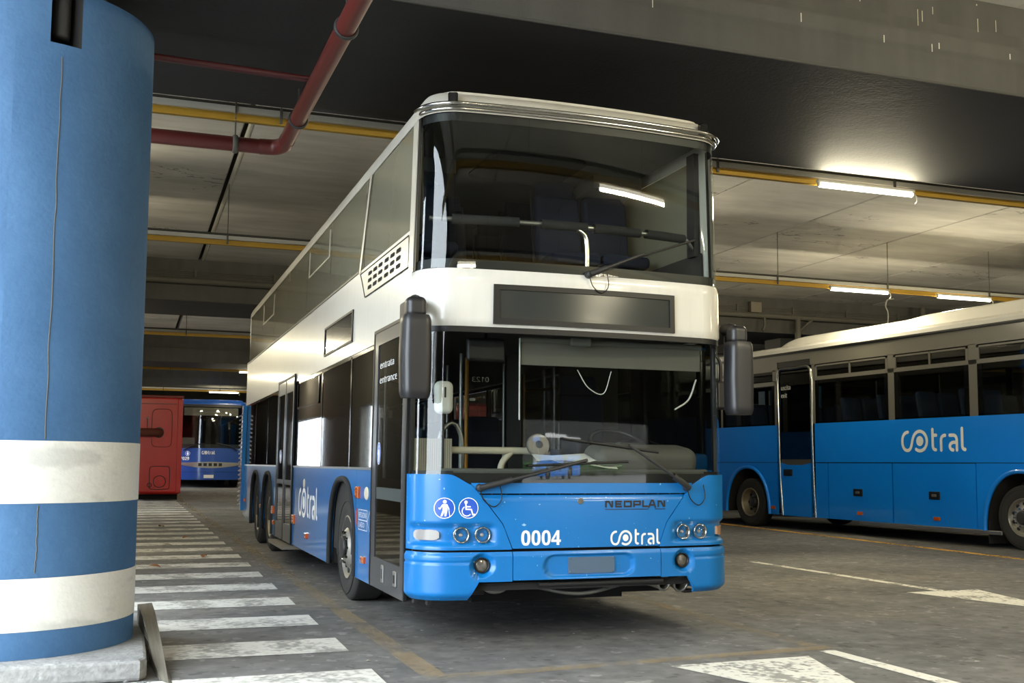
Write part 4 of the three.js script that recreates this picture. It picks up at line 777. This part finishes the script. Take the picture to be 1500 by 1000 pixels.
    mesh('cab_window', span(0.075, 0.085, 1.35, 2.0, -1.6, -0.75), M.tinted, bus);
    const bg = part('entrance_barrier', bus);
    mesh('barrier_bar', [rod([-1.1, 1.335, -0.72], [-0.12, 1.335, -0.72], 0.028, 14)], M.beige, bg);
    mesh('barrier_leg', tube([[-0.32, 1.33, -0.72], [-0.40, 1.24, -0.72], [-0.42, 1.1, -0.72], [-0.42, 0.5, -0.72]], 0.024, 24, 10), M.beige, bg);
    mesh('perforated_panel', span(-1.14, -0.82, 0.98, 1.42, -0.66, -0.645), std({ map: dataTex(256, (x, y) => { const a = (x * 24) % 1 - 0.5, b = (y * 32) % 1 - 0.5; const h = Math.hypot(a, b) < 0.26 ? 0.16 : 0.66; return [h, h * 0.96, h * 0.87]; }, true, [2.5, 2.5]), roughness: 0.5 }), bg);
    const tv = part('ticket_validator', bus);
    mesh('validator_body', [aim(lathe([[0.0, 0.02], [0.08, 0.02], [0.088, 0.0], [0.088, -0.03], [0.0, -0.03]], 30), v3(0, 0.2, 1), v3(-0.14, 1.38, -0.62)), rod([-0.14, 1.3, -0.66], [-0.14, 0.9, -0.66], 0.028, 10), rod([-0.06, 1.33, -0.66], [-0.06, 0.9, -0.66], 0.03, 10)], M.dullMetal, tv);
    mesh('validator_face', aim(lathe([[0.0, 0.028], [0.025, 0.026], [0.03, 0.02]], 20), v3(0, 0.2, 1), v3(-0.14, 1.38, -0.62)), M.liner, tv);
    const sd = part('hand_gel_dispenser', bus, [-1.0, 1.70, -0.26]);
    mesh('dispenser_body', rbox(0.135, 0.235, 0.09, 0.045), M.whitePlastic, sd);
    mesh('dispenser_window', rbox(0.014, 0.075, 0.01, 0.005, 0.0, 0.035, 0.044), M.black, sd);
    mesh('dispenser_post', rod([0, -0.1, -0.02], [0.01, -0.55, -0.05], 0.016, 8), M.plastic, sd);
    each('grab_pole', [[-0.95, -1.55], [-0.36, -1.95], [-0.15, -3.1], [0.3, -2.7], [-0.75, -3.2]].map(([x, z]) => rod([x, 0.42, z], [x, 2.2, z], 0.017, 10)), M.steel, bus);
    each('yellow_pole', [rod([-0.2, 0.42, -2.3], [-0.2, 2.2, -2.3], 0.018, 10), rod([-1.0, 1.97, -2.0], [-0.2, 1.97, -3.6], 0.018, 10)], std({ color: 0xc98a2a, roughness: 0.5 }), bus);
    mesh('grab_rail', tube([[-0.92, 1.0, -0.95], [-0.80, 1.5, -0.95], [-0.72, 1.55, -0.95], [-0.66, 1.45, -0.95], [-0.66, 0.9, -0.95]], 0.018, 30, 10), M.steel, bus);
    mesh('ceiling_number', grid((i, j) => v3(-0.62 + (1 - i) * 0.2, 1.86 + j * 0.06, -0.9), 1, 1), decal(num0123, 0x8c8a80), bus);
    mesh('stop_button_box', rbox(0.06, 0.13, 0.03, 0.01, 0.22, 1.9, -1.92), std({ color: 0xd8b21e, roughness: 0.5 }), bus);
    each('loose_cable', [tube([[0.02, 1.93, -0.24], [0.12, 1.8, -0.26], [0.24, 1.76, -0.27], [0.3, 1.93, -0.25]], 0.004, 24, 5), tube([[1.08, 1.9, -0.36], [1.0, 1.74, -0.34], [0.86, 1.66, -0.3]], 0.007, 24, 6)], M.whitePlastic, bus);
  }
  // ---- wipers
  function wiper(name, piv, joint, a, b, off) {
    const S = (p, o) => { const q = surf(p[0], p[1], o); return [q.x, q.y, q.z]; };
    const g = part(name, bus);
    mesh('wiper_arm', [tube([S(piv, 0.04), S([mix(piv[0], joint[0], 0.3), mix(piv[1], joint[1], 0.3)], 0.055), S([mix(piv[0], joint[0], 0.65), mix(piv[1], joint[1], 0.65)], 0.05), S(joint, 0.035)], 0.012, 30, 8), tube([S(piv, 0.045), S([mix(piv[0], joint[0], 0.14), mix(piv[1], joint[1], 0.14)], 0.055), S([mix(piv[0], joint[0], 0.28), mix(piv[1], joint[1], 0.28)], 0.055)], 0.022, 12, 10)], M.plastic, g);
    mesh('wiper_blade', [tube([0, 0.25, 0.5, 0.75, 1].map((t) => S([mix(a[0], b[0], t), mix(a[1], b[1], t)], 0.018)), 0.010, 40, 6), tube([0.25, 0.5, 0.75].map((t) => S([mix(a[0], b[0], t), mix(a[1], b[1], t)], 0.032)), 0.009, 16, 6)], M.black, g);
    const p = surf(piv[0], piv[1], 0.015); mesh('wiper_pivot', aim(lathe([[0.0, 0.035], [0.02, 0.035], [0.026, 0.02], [0.028, -0.02]], 18), normal(piv[0]), p), M.plastic, g);
    const hz = (d, e) => { const q = surf(piv[0] + d, piv[1] + e, 0.03); return [q.x, q.y, q.z]; };
    mesh('washer_hose', tube([hz(0.0, -0.02), hz(0.03, -0.09), hz(0.1, -0.13), hz(0.15, -0.08), hz(0.14, 0.02)], 0.004, 24, 5), M.black, g);
  }
  wiper('wiper', [-0.80, 1.07], [-0.02, 1.265], [-0.46, 1.222], [0.31, 1.255]);
  wiper('wiper', [0.80, 1.07], [0.31, 1.375], [-0.20, 1.415], [0.56, 1.325]);
  wiper('wiper', [0.0, 2.60], [0.44, 2.78], [0.10, 2.655], [0.91, 2.93]);

  // ---- mirrors
  for (const s of [-1, 1]) {
    const m = part('wing_mirror', bus), x = s < 0 ? -1.29 : 1.31, z = s < 0 ? 0.05 : -0.12, y = s < 0 ? 1.95 : 1.90, h = 0.56, w = 0.215;
    const prof = []; for (let i = 0; i <= 10; i++) prof.push(i);
    const shell = (i, j) => { const a = i * Math.PI * 2, c = Math.cos(a), q = Math.sin(a), e = 0.45, t = j, f = t < 0.08 ? Math.sqrt(t / 0.08) * 0.12 + 0.88 : t > 0.92 ? Math.sqrt((1 - t) / 0.08) * 0.12 + 0.88 : 1, bulge = 1 - 0.06 * Math.abs(t - 0.5) * 2; return v3(x + Math.sign(c) * Math.pow(Math.abs(c), e) * w / 2 * f * bulge, y - h / 2 + h * t, z + Math.sign(q) * Math.pow(Math.abs(q), q > 0 ? 0.8 : 0.3) * (q > 0 ? 0.10 : 0.05) * f); };
    const capFan = (j) => grid((i, k) => { const p = shell(i, j), c = v3(x, p.y, z); return c.lerp(p, k); }, 40, 1);
    mesh('mirror_shell', [grid(shell, 40, 26), capFan(0), capFan(1)], M.mirrorShell, m);
    mesh('mirror_glass', rbox(w * 0.84, h * 0.8, 0.01, 0.02, x, y, z - 0.052), M.chrome, m);
    mesh('mirror_arm', [tube([[x, y + h / 2 - 0.03, z], [x, y + h / 2 + 0.04, z - 0.01], [x - s * 0.01, y + h / 2 + 0.10, z - 0.06], [x - s * 0.06, y + h / 2 + 0.10, z - 0.2], [s * 1.15, y + h / 2 + 0.06, -0.34]], 0.05, 30, 14), rbox(0.14, 0.15, 0.13, 0.045, x, y + h / 2 + 0.055, z - 0.01)], M.mirrorShell, m);
    mesh('mount_bracket', rbox(0.07, 0.17, 0.22, 0.02, s * 1.245, y + h / 2 + 0.07, -0.36), M.plastic, m);
  }
  // ---- under the bumper
  {
    const u = part('underbody', bus);
    mesh('chassis', [span(-0.95, 0.95, 0.24, 0.36, -11.3, -0.7), span(-0.62, 0.62, 0.2, 0.5, -3.6, -0.75), span(-1.0, 1.0, 0.36, 0.44, -0.6, -0.28)], M.under, u);
    each('axle', [-2.72, -8.42, -9.92].map((z) => rod([-1.1, 0.475, z], [1.1, 0.475, z], 0.07, 12)), M.under, u);
    mesh('tow_bar', [rod([-0.35, 0.395, -0.06], [0.62, 0.395, -0.06], 0.018, 10)], M.plastic, u);
    each('air_pipe', [tube([[0.60, 0.385, -0.4], [0.63, 0.38, -0.25], [0.66, 0.365, -0.12]], 0.05, 14, 14), tube([[0.78, 0.395, -0.42], [0.80, 0.385, -0.28], [0.81, 0.36, -0.14]], 0.058, 14, 14)], M.dullMetal, u);
    each('pipe_mouth', [aim(new THREE.TorusGeometry(0.05, 0.009, 8, 24).rotateX(Math.PI / 2), v3(0.2, -0.2, 1), v3(0.662, 0.365, -0.118)), aim(new THREE.TorusGeometry(0.058, 0.01, 8, 24).rotateX(Math.PI / 2), v3(0.1, -0.3, 1), v3(0.812, 0.36, -0.137))], M.steel, u);
    each('hose', [tube([[-0.75, 0.40, -0.2], [-0.68, 0.35, -0.14], [-0.58, 0.36, -0.14], [-0.54, 0.42, -0.2]], 0.016, 24, 8), tube([[-0.4, 0.38, -0.2], [0.0, 0.31, -0.16], [0.4, 0.37, -0.2]], 0.014, 24, 8)], M.greyMetal, u);
    each('bracket', [rbox(0.12, 0.10, 0.04, 0.01, -0.76, 0.37, -0.22), rbox(0.05, 0.05, 0.05, 0.01, -1.16, 0.285, -0.36), rbox(0.04, 0.06, 0.04, 0.01, -1.08, 0.28, -0.30), rbox(0.08, 0.03, 0.05, 0.01, 0.95, 0.285, -0.3)], M.plastic, u);
  }
}
// papers left behind the windscreen
{
  const t = thing('paper_stack', 'loose stack of white papers on the dashboard behind the windscreen', 'papers', [3.075 + 0.05, 1.265, -7.03 - 0.36], 0.1);
  for (let i = 0; i < 5; i++) mesh('sheet_of_paper', grid((u, v) => v3((u - 0.5) * 0.62 + i * 0.03, 0.004 * i + 0.02 * Math.sin(u * 5 + i) * v, (v - 0.5) * 0.22), 8, 3).rotateY((i - 2) * 0.12).rotateX(0.25), M.paper, t);
}

// ================================================================ COACH ON THE RIGHT
const coach = thing('coach', 'blue intercity coach with white roof parked on the right', 'bus', [13.241, 0, -19.302], 0.0804);
{
  const X = -1.275, Z0 = -3.3, Z1 = 9.0, grey = phys({ color: 0x625f56, roughness: 0.4, clearcoat: 0.4, clearcoatRoughness: 0.15 }), dark = M.gloss;
  const sp = (z0, z1, y0, y1, out = 0, th = 0.03, s = -1) => span(s * (1.275 + out), s * (1.275 + out - th), y0, y1, z0, z1);
  const arch = (zc, half, base, top) => { const p = []; for (let i = 0; i <= 24; i++) { const q = Math.sin((i / 24 - 0.5) * Math.PI), z = zc + q * half; p.push([z, i === 0 || i === 24 ? base : archY(z, zc, half, base, top, 2.2)]); } return p; };
  const A0 = [0, 0.72, 0.28, 1.2], A1 = [6.68, 0.68, 0.26, 1.17];
  const skin = (pts) => plate(pts, 0.03, 'zy').translate(X + 0.03, 0, 0);
  const far = (g) => g.clone().applyMatrix4(new THREE.Matrix4().makeScale(-1, 1, 1));
  // lower skirts, each hatch a panel of its own
  mesh('side_panel', skin([[Z0, 0.32], ...arch(...A0), [0.98, 0.28], [0.98, 1.29], [Z0, 1.29]]), M.coachBlue, coach);
  for (const [a, b] of [[2.10, 2.44], [2.455, 4.065], [4.08, 5.85]]) mesh('luggage_hatch', skin([[a + 0.006, 0.27], [b - 0.006, 0.27], [b - 0.006, 1.285], [a + 0.006, 1.285]]), M.coachBlue, coach);
  mesh('side_panel', skin([[5.86, 0.27], ...arch(...A1), [Z1, 0.3], [Z1, 1.29], [5.86, 1.29]]), M.coachBlue, coach);
  mesh('belt_panel', [sp(Z0, 0.98, 1.302, 2.03), sp(2.10, Z1, 1.302, 2.03)], M.coachBlue, coach);
  mesh('belt_groove', [sp(Z0, 0.98, 1.28, 1.31, -0.01), sp(2.1, Z1, 1.28, 1.31, -0.01)], M.black, coach);
  mesh('far_side', [sp(Z0, Z1, 0.3, 2.03, 0, 0.03, 1)], M.coachBlue, coach);
  for (const a of [A0, A1]) {
    const p = arch(...a), t = part('wheel_arch', coach);
    mesh('arch_lip', tube(p.map(([z, y]) => [X - 0.002, y, z]), 0.035, 80, 8), M.coachBlue, t);
    mesh('liner', [grid((i, j) => { const q = p[Math.round(i * 24)]; return v3(X + 0.01 + 0.55 * j, q[1] + 0.004, q[0]); }, 24, 1), span(X + 0.55, X + 0.57, 0.28, 1.2, a[0] - a[1], a[0] + a[1])], M.wheelHouse, t);
  }
  for (const s of [-1, 1]) { wheel(coach, s * 1.235, 0.02, 0.485, 0.28, 'deep', s); wheel(coach, s * 1.235, 6.68, 0.485, 0.28, 'alloy', s); }
  mesh('mudflap', span(X + 0.02, X + 0.5, 0.06, 0.42, 6.04, 6.06), M.rubber, coach);
  mesh('sill_rail', rbox(0.03, 0.06, 3.05, 0.01, X - 0.01, 0.235, 4.8), M.steel, coach);
  // upper structure
  mesh('cant_rail', [sp(Z0, 1.0, 3.10, 3.42), sp(2.0, Z1, 3.15, 3.42), sp(Z0, Z1, 3.15, 3.42, 0, 0.03, 1), sp(1.0, 2.0, 3.27, 3.42)], grey, coach);
  mesh('door_header', sp(1.0, 2.0, 3.16, 3.27, -0.012), M.black, coach);
  mesh('gutter', [sp(Z0, Z1, 3.40, 3.455, 0.01), sp(Z0, Z1, 3.42, 3.445, 0.03, 0.03)], M.black, coach);
  {
    const prof = []; for (let i = 0; i <= 16; i++) { const a = (i / 16) * Math.PI; prof.push([-1.29 * Math.sign(Math.cos(a)) * Math.pow(Math.abs(Math.cos(a)), 0.35), 3.45 + 0.17 * Math.pow(Math.sin(a), 0.6)]); }
    mesh('roof', plate(prof, Z1 - Z0, 'xy').translate(0, 0, Z0), M.busWhite, coach);
    const fair = grid((i, j) => { const z = mix(0.78, 7.2, i), e = Math.sqrt(clamp(1 - Math.pow(clamp((1.35 - z) / 0.55), 2))) , x = mix(-1.05, 1.05, j), q = Math.pow(Math.max(0, 1 - Math.pow(Math.abs(x / 1.05), 5)), 0.4); return v3(x, 3.57 + (0.03 + 0.22 * e + 0.05 * sstep(3.9, 4.6, z)) * q, z); }, 60, 24);
    mesh('roof_fairing', fair, M.busWhite, coach);
  }
  // windows: frames and glass
  const win = [[-2.55, -0.9, 0], [-0.84, 0.92, 0], [2.12, 4.02, 1], [4.16, 5.77, 2], [5.93, 7.9, 3]];
  mesh('window_surround', [sp(0.92, 0.99, 2.03, 3.12), sp(2.04, 2.12, 2.03, 3.16), sp(4.02, 4.16, 2.03, 3.16), sp(5.77, 5.93, 2.03, 3.16), sp(7.9, Z1, 2.03, 3.16), sp(-0.9, -0.84, 2.03, 3.12), sp(Z0, -2.55, 2.03, 3.12), sp(Z0, 0.98, 2.82, 2.90), sp(2.1, 7.9, 2.845, 2.915)], grey, coach);
  for (const [a, b, k] of win) {
    const w = part('window', coach), m = (a + b) / 2;
    mesh('pane', sp(a, b, 2.04, 2.845, -0.012, 0.006), M.coachGlass, w);
    mesh('pane_border', [sp(a, a + 0.10, 2.03, 2.85, -0.006, 0.004), sp(b - 0.10, b, 2.03, 2.85, -0.006, 0.004), sp(a, b, 2.03, 2.06, -0.006, 0.004)], dark, w);
    each('top_pane', [sp(a + 0.05, m - 0.015, 2.92, 3.10, -0.012, 0.006), sp(m + 0.015, b - 0.05, 2.92, 3.10, -0.012, 0.006)], M.tinted, w);
    mesh('top_frame', [sp(a, b, 3.10, 3.13, 0.004), sp(a, a + 0.05, 2.91, 3.13, 0.004), sp(b - 0.05, b, 2.91, 3.13, 0.004), sp(m - 0.015, m + 0.015, 2.91, 3.13, 0.004)], grey, w);
  }
  for (const [a, b] of [[-2.5, -0.9], [-0.8, 0.9], [1.0, 2.6], [2.7, 4.3], [4.4, 6.0], [6.1, 7.7]]) mesh('far_window', sp(a, b, 2.04, 3.12, -0.01, 0.006, 1), M.coachGlass, coach);
  each('far_post', [-2.6, -0.85, 0.95, 2.65, 4.35, 6.05, 7.9].map((z) => sp(z - 0.07, z + 0.07, 2.03, 3.16, 0, 0.03, 1)), grey, coach);
  // door
  {
    const d = part('exit_door', coach);
    mesh('door_glass', sp(1.10, 1.97, 1.36, 3.07, -0.004, 0.006), M.tinted, d);
    mesh('door_panel', plate([[1.09, 0.27], [1.98, 0.27], [1.98, 1.29], [1.75, 1.25], [1.3, 1.25], [1.09, 1.29]], 0.03, 'zy').translate(X + 0.025, 0, 0), M.coachBlue, d);
    mesh('door_trim', sp(1.10, 1.97, 1.23, 1.37, -0.01, 0.02), M.dash, d);
    const rail = roundRect(1.045, 2.035, 0.25, 3.13, 0.06);
    mesh('door_frame', tube([[1.13, 0.27], [1.07, 1.0], [1.045, 2.0], [1.045, 3.02], [1.09, 3.11], [1.5, 3.12], [1.97, 3.11], [2.025, 3.02], [2.03, 2.0], [2.05, 1.0], [2.09, 0.27]].map(([z, y]) => [X - 0.004, y, z]), 0.03, 120, 8), M.chrome, d);
    mesh('door_handle', [rbox(0.03, 0.13, 0.26, 0.01, X - 0.005, 1.10, 1.31), rbox(0.02, 0.05, 0.1, 0.01, X - 0.02, 1.10, 1.36)], M.black, d);
    mesh('door_bar', rod([X + 0.05, 2.05, 1.2], [X + 0.05, 2.05, 1.6], 0.015, 8), M.steel, d);
    mesh('door_lettering', grid((i, j) => v3(X - 0.004, mix(2.50, 2.86, j), mix(1.11, 1.55, i)), 1, 1), decal(exitTex, 0xd9d8d0), d);
  }
  for (const z of [3.23, 5.0]) { const h = mesh('hatch_handle', rbox(0.02, 0.13, 0.23, 0.01, X - 0.006, 0.765, z), M.black, coach); mesh('latch', rbox(0.02, 0.045, 0.10, 0.01, X - 0.014, 0.765, z), M.greyMetal, h); }
  for (const [z, y] of [[0.83, 0.41], [3.27, 0.40], [5.04, 0.39]]) mesh('side_lamp', rbox(0.02, 0.06, 0.14, 0.008, X - 0.006, y, z), M.amber, coach);
  mesh('operator_logo', grid((i, j) => v3(X - 0.003, mix(1.44, 1.88, j), mix(4.27, 5.70, i)), 1, 1), decal(logoTex, 0xe9e8e4), coach);
  // ends, floor, inside
  mesh('rear_wall', [span(-1.25, 1.25, 0.4, 3.46, Z0, Z0 + 0.05)], M.coachBlue, coach);
  mesh('front_wall', [span(-1.25, 1.25, 0.35, 1.4, Z1 - 0.05, Z1), span(-1.25, 1.25, 3.1, 3.46, Z1 - 0.05, Z1)], M.coachBlue, coach);
  mesh('windscreen', span(-1.25, 1.25, 1.4, 3.1, Z1 - 0.02, Z1), M.coachGlass, coach);
  mesh('front_bumper', rbox(2.56, 0.42, 0.3, 0.12, 0, 0.5, Z1 - 0.02), M.coachBlue, coach);
  mesh('front_mask', rbox(2.54, 0.72, 0.2, 0.09, 0, 1.06, Z1), M.coachBlue, coach);
  mesh('front_brow', rbox(2.54, 0.42, 0.24, 0.1, 0, 3.28, Z1), M.coachBlue, coach);
  for (const s of [-1, 1]) {
    mesh('windscreen_post', rbox(0.14, 1.8, 0.16, 0.06, s * 1.2, 2.25, Z1 - 0.03), M.gloss, coach);
    const h = mesh('headlamp', rbox(0.42, 0.2, 0.06, 0.05, s * 0.95, 0.9, Z1 + 0.09), M.gloss, coach);
    mesh('lamp', aim(lathe([[0, 0.012], [0.05, 0.01], [0.07, 0]], 20), v3(0, 0, 1), v3(s * 0.98, 0.9, Z1 + 0.12)), M.chrome, h);
    const w = part('wiper', coach); mesh('wiper_arm', tube([[s * 0.75, 1.38, Z1 + 0.06], [s * 0.4, 1.55, Z1 + 0.04], [-s * 0.05, 1.68, Z1 + 0.02]], 0.016, 16, 6), M.black, w);
    const m = part('wing_mirror', coach); mesh('mirror_shell', rbox(0.2, 0.46, 0.13, 0.05, s * 1.46, 2.35, Z1 + 0.15), M.mirrorShell, m); mesh('mirror_arm', tube([[s * 1.2, 3.05, Z1], [s * 1.42, 2.95, Z1 + 0.15], [s * 1.46, 2.55, Z1 + 0.15]], 0.03, 16, 8), M.mirrorShell, m);
  }
  mesh('front_logo', grid((i, j) => v3(mix(-0.35, 0.35, i), mix(1.06, 1.27, j), Z1 + 0.103), 1, 1), decal(logoTex, 0xe9e8e4), coach);
  mesh('number_plate', rbox(0.5, 0.12, 0.02, 0.005, 0, 0.5, Z1 + 0.135), M.paper, coach);
  mesh('cabin_floor', span(-1.23, 1.23, 1.22, 1.28, Z0 + 0.05, Z1 - 0.05), M.liner, coach);
  mesh('cabin_ceiling', span(-1.23, 1.23, 3.38, 3.41, Z0 + 0.05, Z1 - 0.05), M.linerPale, coach);
  each('luggage_rack', [span(-1.2, -0.75, 3.0, 3.12, Z0 + 0.1, 0.9), span(-1.2, -0.75, 3.0, 3.12, 2.1, Z1 - 0.4), span(0.75, 1.2, 3.0, 3.12, Z0 + 0.1, Z1 - 0.4)], M.liner, coach);
  mesh('chassis', [span(-0.7, 0.7, 0.32, 1.2, Z0 + 0.1, Z1 - 0.2), span(-1.2, 1.2, 0.34, 1.2, 1.0, 5.8)], M.under, coach);
  each('axle', [0.02, 6.68].map((z) => rod([-1.1, 0.485, z], [1.1, 0.485, z], 0.07, 12)), M.under, coach);
  for (let r = 0; r < 10; r++) for (const x of [-0.95, -0.48, 0.48, 0.95]) {
    const z = -2.7 + r * 0.92; if (z > 0.9 && z < 2.0 && x < 0) continue;
    const s = part('seat', coach, [x, 1.28, z]);
    mesh('cushion', rbox(0.44, 0.12, 0.42, 0.04, 0, 0.42, 0.2), M.coachSeat, s);
    mesh('backrest', rbox(0.43, 0.80, 0.1, 0.05, 0, 0.82, -0.06, 0, -0.16), M.coachSeat, s);
  }
}

function coachCopy(pos, turn, label) { const c = coach.clone(); c.name = numbered('coach'); c.position.set(...pos); c.rotation.y = turn; c.userData = { label, category: 'bus' }; scene.add(c); return c; }
coachCopy([7.45, 0, -24.2], 0, 'blue coach parked hidden behind the double decker');
coachCopy([33, -0.02, 74], -1.95, 'blue coach parked outside the exit, mirrored in the windscreen');
{ // hedge outside the exit, mirrored in the windscreen
  const g = []; for (let i = 0; i < 60; i++) g.push(new THREE.IcosahedronGeometry(rr(0.5, 0.9), 1).scale(1, 0.9, 1).translate(rr(16, 60), rr(0.5, 1.1), rr(92, 94)));
  tag(mesh('hedge', g, M.hedge), 'green hedge beyond the exit, mirrored in the windscreen', 'hedge');
  tag(mesh('boundary_wall', worldUV(span(2, 80, 0, 9, 100, 100.3)), M.wall), 'grey wall beyond the hedge outside the exit', 'wall');
}

// ================================================================ FAR BLUE BUS, facing the viewer
const farBus = thing('blue_bus', 'dark blue bus number 7029 facing the viewer at the far end', 'bus', [2.78, 0.28, -41]);
{
  const B = makeBody({ HW: 1.275, R: 0.26, BOW: 0.14, LEN: 11.5, kk: (y) => (y < 2 ? 1 : mix(1, 0.975, (y - 2) / 1.3)) }), { surf, panel, print, U1, sideU, normal } = B;
  mesh('bumper', panel(-U1, U1, (u) => 0.30 + 0.05 * sstep(0.9, 1.5, Math.abs(u)), 0.58, { off: 0.015, step: 0.08 }), M.farBlue, farBus);
  mesh('front_panel', panel(-U1, U1, 0.59, 1.46, { off: 0.0, step: 0.08, nv: 6 }), M.farBlue, farBus);
  mesh('windscreen', panel(-U1 + 0.06, U1 - 0.06, 1.46, 3.02, { off: -0.006, thick: 0, step: 0.08 }), M.glass, farBus);
  mesh('windscreen_surround', [panel(-U1, -U1 + 0.08, 1.46, 3.05, { off: 0 }), panel(U1 - 0.08, U1, 1.46, 3.05, { off: 0 }), panel(-U1, U1, 2.98, 3.08, { off: 0.0, step: 0.1 }), panel(-U1 + 0.06, U1 - 0.06, 1.46, 1.60, { off: -0.01, thick: 0.005, step: 0.1 })], M.black, farBus);
  mesh('roof_front', panel(-U1, U1, 3.07, 3.26, { off: (u, y) => 0.01 - 0.14 * sstep(3.1, 3.3, y), step: 0.08, nv: 6 }), M.farBlue, farBus);
  const e = sideU(-11.5);
  each('side_wall', [panel(-e, -U1, 0.35, 1.6, {}), panel(U1, e, 0.35, 1.6, {}), panel(-e, -U1, 2.7, 3.2, {}), panel(U1, e, 2.7, 3.2, {})], M.farBlue, farBus);
  each('side_glazing', [panel(-e, -U1, 1.6, 2.7, { thick: 0 }), panel(U1, e, 1.6, 2.7, { thick: 0 })], M.tinted, farBus);
  mesh('roof', B.slab(3.2, 3.25, 0.1), M.farBlue, farBus);
  mesh('cabin_floor', B.slab(0.7, 0.75, 0.06), M.liner, farBus);
  mesh('rear_wall', span(-1.2, 1.2, 0.4, 3.2, -11.5, -11.45), M.liner, farBus);
  mesh('dashboard', B.slab(1.3, 1.5, 0.06, -0.7), M.liner, farBus);
  mesh('destination_display', panel(-1.0, 1.0, 2.66, 2.96, { off: -0.06, thick: 0.03, step: 0.1 }), M.dash, farBus);
  mesh('notice_board', span(-1.1, -0.55, 1.55, 1.85, -0.5, -0.48), M.linerPale, farBus);
  // silver sash with dark letter blocks, number, logo
  mesh('silver_sash', panel(-1.12, 1.12, (u) => 0.73 + 0.13 * Math.pow(Math.abs(u) / 1.12, 2), (u) => 0.96 - 0.035 * Math.abs(u), { off: 0.014, thick: 0.014, step: 0.06 }), M.steel, farBus);
  for (let i = 0; i < 5; i++) mesh('badge_letter', panel(-0.42 + i * 0.18, -0.30 + i * 0.18, 0.80, 0.91, { off: 0.024, thick: 0.01 }), M.black, farBus);
  mesh('operator_logo', print(-0.32, 0.16, 1.22, 1.37, 0.008, 4), decal(logoTex, 0xe4e2da), farBus);
  mesh('fleet_number', print(-1.10, -0.70, 0.99, 1.16, 0.008, 4), decal(num7029, 0xe4e2da), farBus);
  mesh('pictogram', print(-0.89, -0.72, 1.17, 1.35, 0.008, 4), std({ map: pictogram('walker'), roughness: 0.5 }), farBus);
  mesh('number_plate', panel(-0.22, 0.13, 0.36, 0.48, { off: 0.026, thick: 0.01 }), M.paper, farBus);
  for (const s of [-1, 1]) {
    const h = mesh('headlamp', panel(s < 0 ? -1.42 : 1.10, s < 0 ? -1.10 : 1.42, 0.44, (u) => 0.70 + 0.22 * (Math.abs(u) - 1.1), { off: 0.012, step: 0.05 }), M.beige, farBus);
    for (const y of [0.53, 0.66]) { const p = surf(s * 1.2, y, 0.016); mesh('lamp', aim(lathe([[0.0, 0.01], [0.05, 0.008], [0.06, 0.0]], 18), normal(s * 1.2), p), M.chrome, h); }
    wheel(farBus, s * 1.22, -2.7, 0.48, 0.28, 'deep', s); wheel(farBus, s * 1.22, -8.8, 0.48, 0.28, 'deep', s);
    const S = (u, y, o) => { const p = surf(u, y, o); return [p.x, p.y, p.z]; };
    const w = part('wiper', farBus); mesh('wiper_arm', tube([S(s * 0.95, 1.38, 0.04), S(s * 0.7, 1.52, 0.05), S(s * 0.2, 1.64, 0.04)], 0.022, 16, 6), M.black, w);
    const m = part('wing_mirror', farBus); mesh('mirror_shell', rbox(0.2, 0.42, 0.12, 0.05, s * 1.42, 2.2, 0.05), M.black, m); mesh('mirror_arm', tube([[s * 1.2, 2.75, -0.2], [s * 1.42, 2.7, 0.05], [s * 1.42, 2.4, 0.05]], 0.03, 16, 8), M.black, m);
  }
  mesh('chassis', span(-1.1, 1.1, 0.28, 0.7, -11.2, -0.5), M.under, farBus);
}

// ================================================================ RED SERVICE CONTAINER behind the pillar
{
  const w = 0.62, q = -0.38, t = thing('red_container', 'red metal service container with exhaust pipe beside the pillar', 'container', [0.81, 0.0, -36]);
  t.scale.setScalar(1.2);
  mesh('body', rbox(2 * w, 2.62, 2.6, 0.10, 0, 1.47, -1.3), M.red, t);
  mesh('roof_lip', rbox(2 * w + 0.03, 0.07, 2.63, 0.02, 0, 2.76, -1.3), M.redEdge, t);
  mesh('corner_post', rbox(0.13, 2.5, 0.04, 0.015, w - 0.07, 1.45, 0.005), M.red, t);
  const ring = (x0, x1, y0, y1, r) => tube(roundRect(x0, x1, y0, y1, r, 4).map(([x, y]) => [x, y, 0.004]), 0.009, 90, 5, true);
  mesh('top_seam', span(-w + 0.05, w - 0.15, 2.555, 2.57, 0, 0.008), M.black, t);
  mesh('hatch_outline', ring(q + 0.22, q + 0.72, 1.42, 2.42, 0.12), M.redEdge, t);
  const low = mesh('filler_flap', ring(q + 0.20, q + 0.70, 0.30, 0.90, 0.06), M.black, t);
  mesh('filler_ring', new THREE.TorusGeometry(0.155, 0.010, 6, 36).translate(q + 0.45, 0.50, 0.004), M.black, low);
  mesh('flap_lock', new THREE.TorusGeometry(0.055, 0.010, 6, 20).translate(q + 0.20, 0.41, 0.006), M.black, low);
  mesh('exhaust_pipe', tube([[-0.6, 1.80, 0.16], [q + 0.1, 1.80, 0.16], [q + 0.36, 1.80, 0.10], [q + 0.42, 1.80, 0.0]], 0.105, 30, 14), M.rust, t);
  mesh('exhaust_hole', aim(lathe([[0, 0.004], [0.12, 0.004], [0.13, 0.0]], 24).scale(1, 1, 1.1), v3(0, 0, 1), v3(q + 0.40, 1.80, 0.0)), M.black, t);
  mesh('bracket', [rod([q + 0.10, 1.92, 0.02], [q + 0.10, 2.2, 0.03], 0.012, 6)], M.plastic, t);
  mesh('small_lamp', new THREE.SphereGeometry(0.03, 10, 8).translate(q + 0.09, 2.18, 0.03), M.whiteLens, t);
  mesh('skid', rbox(1.1, 0.16, 2.2, 0.02, 0, 0.09, -1.4), M.under, t);
}

renderer.render(scene, camera);
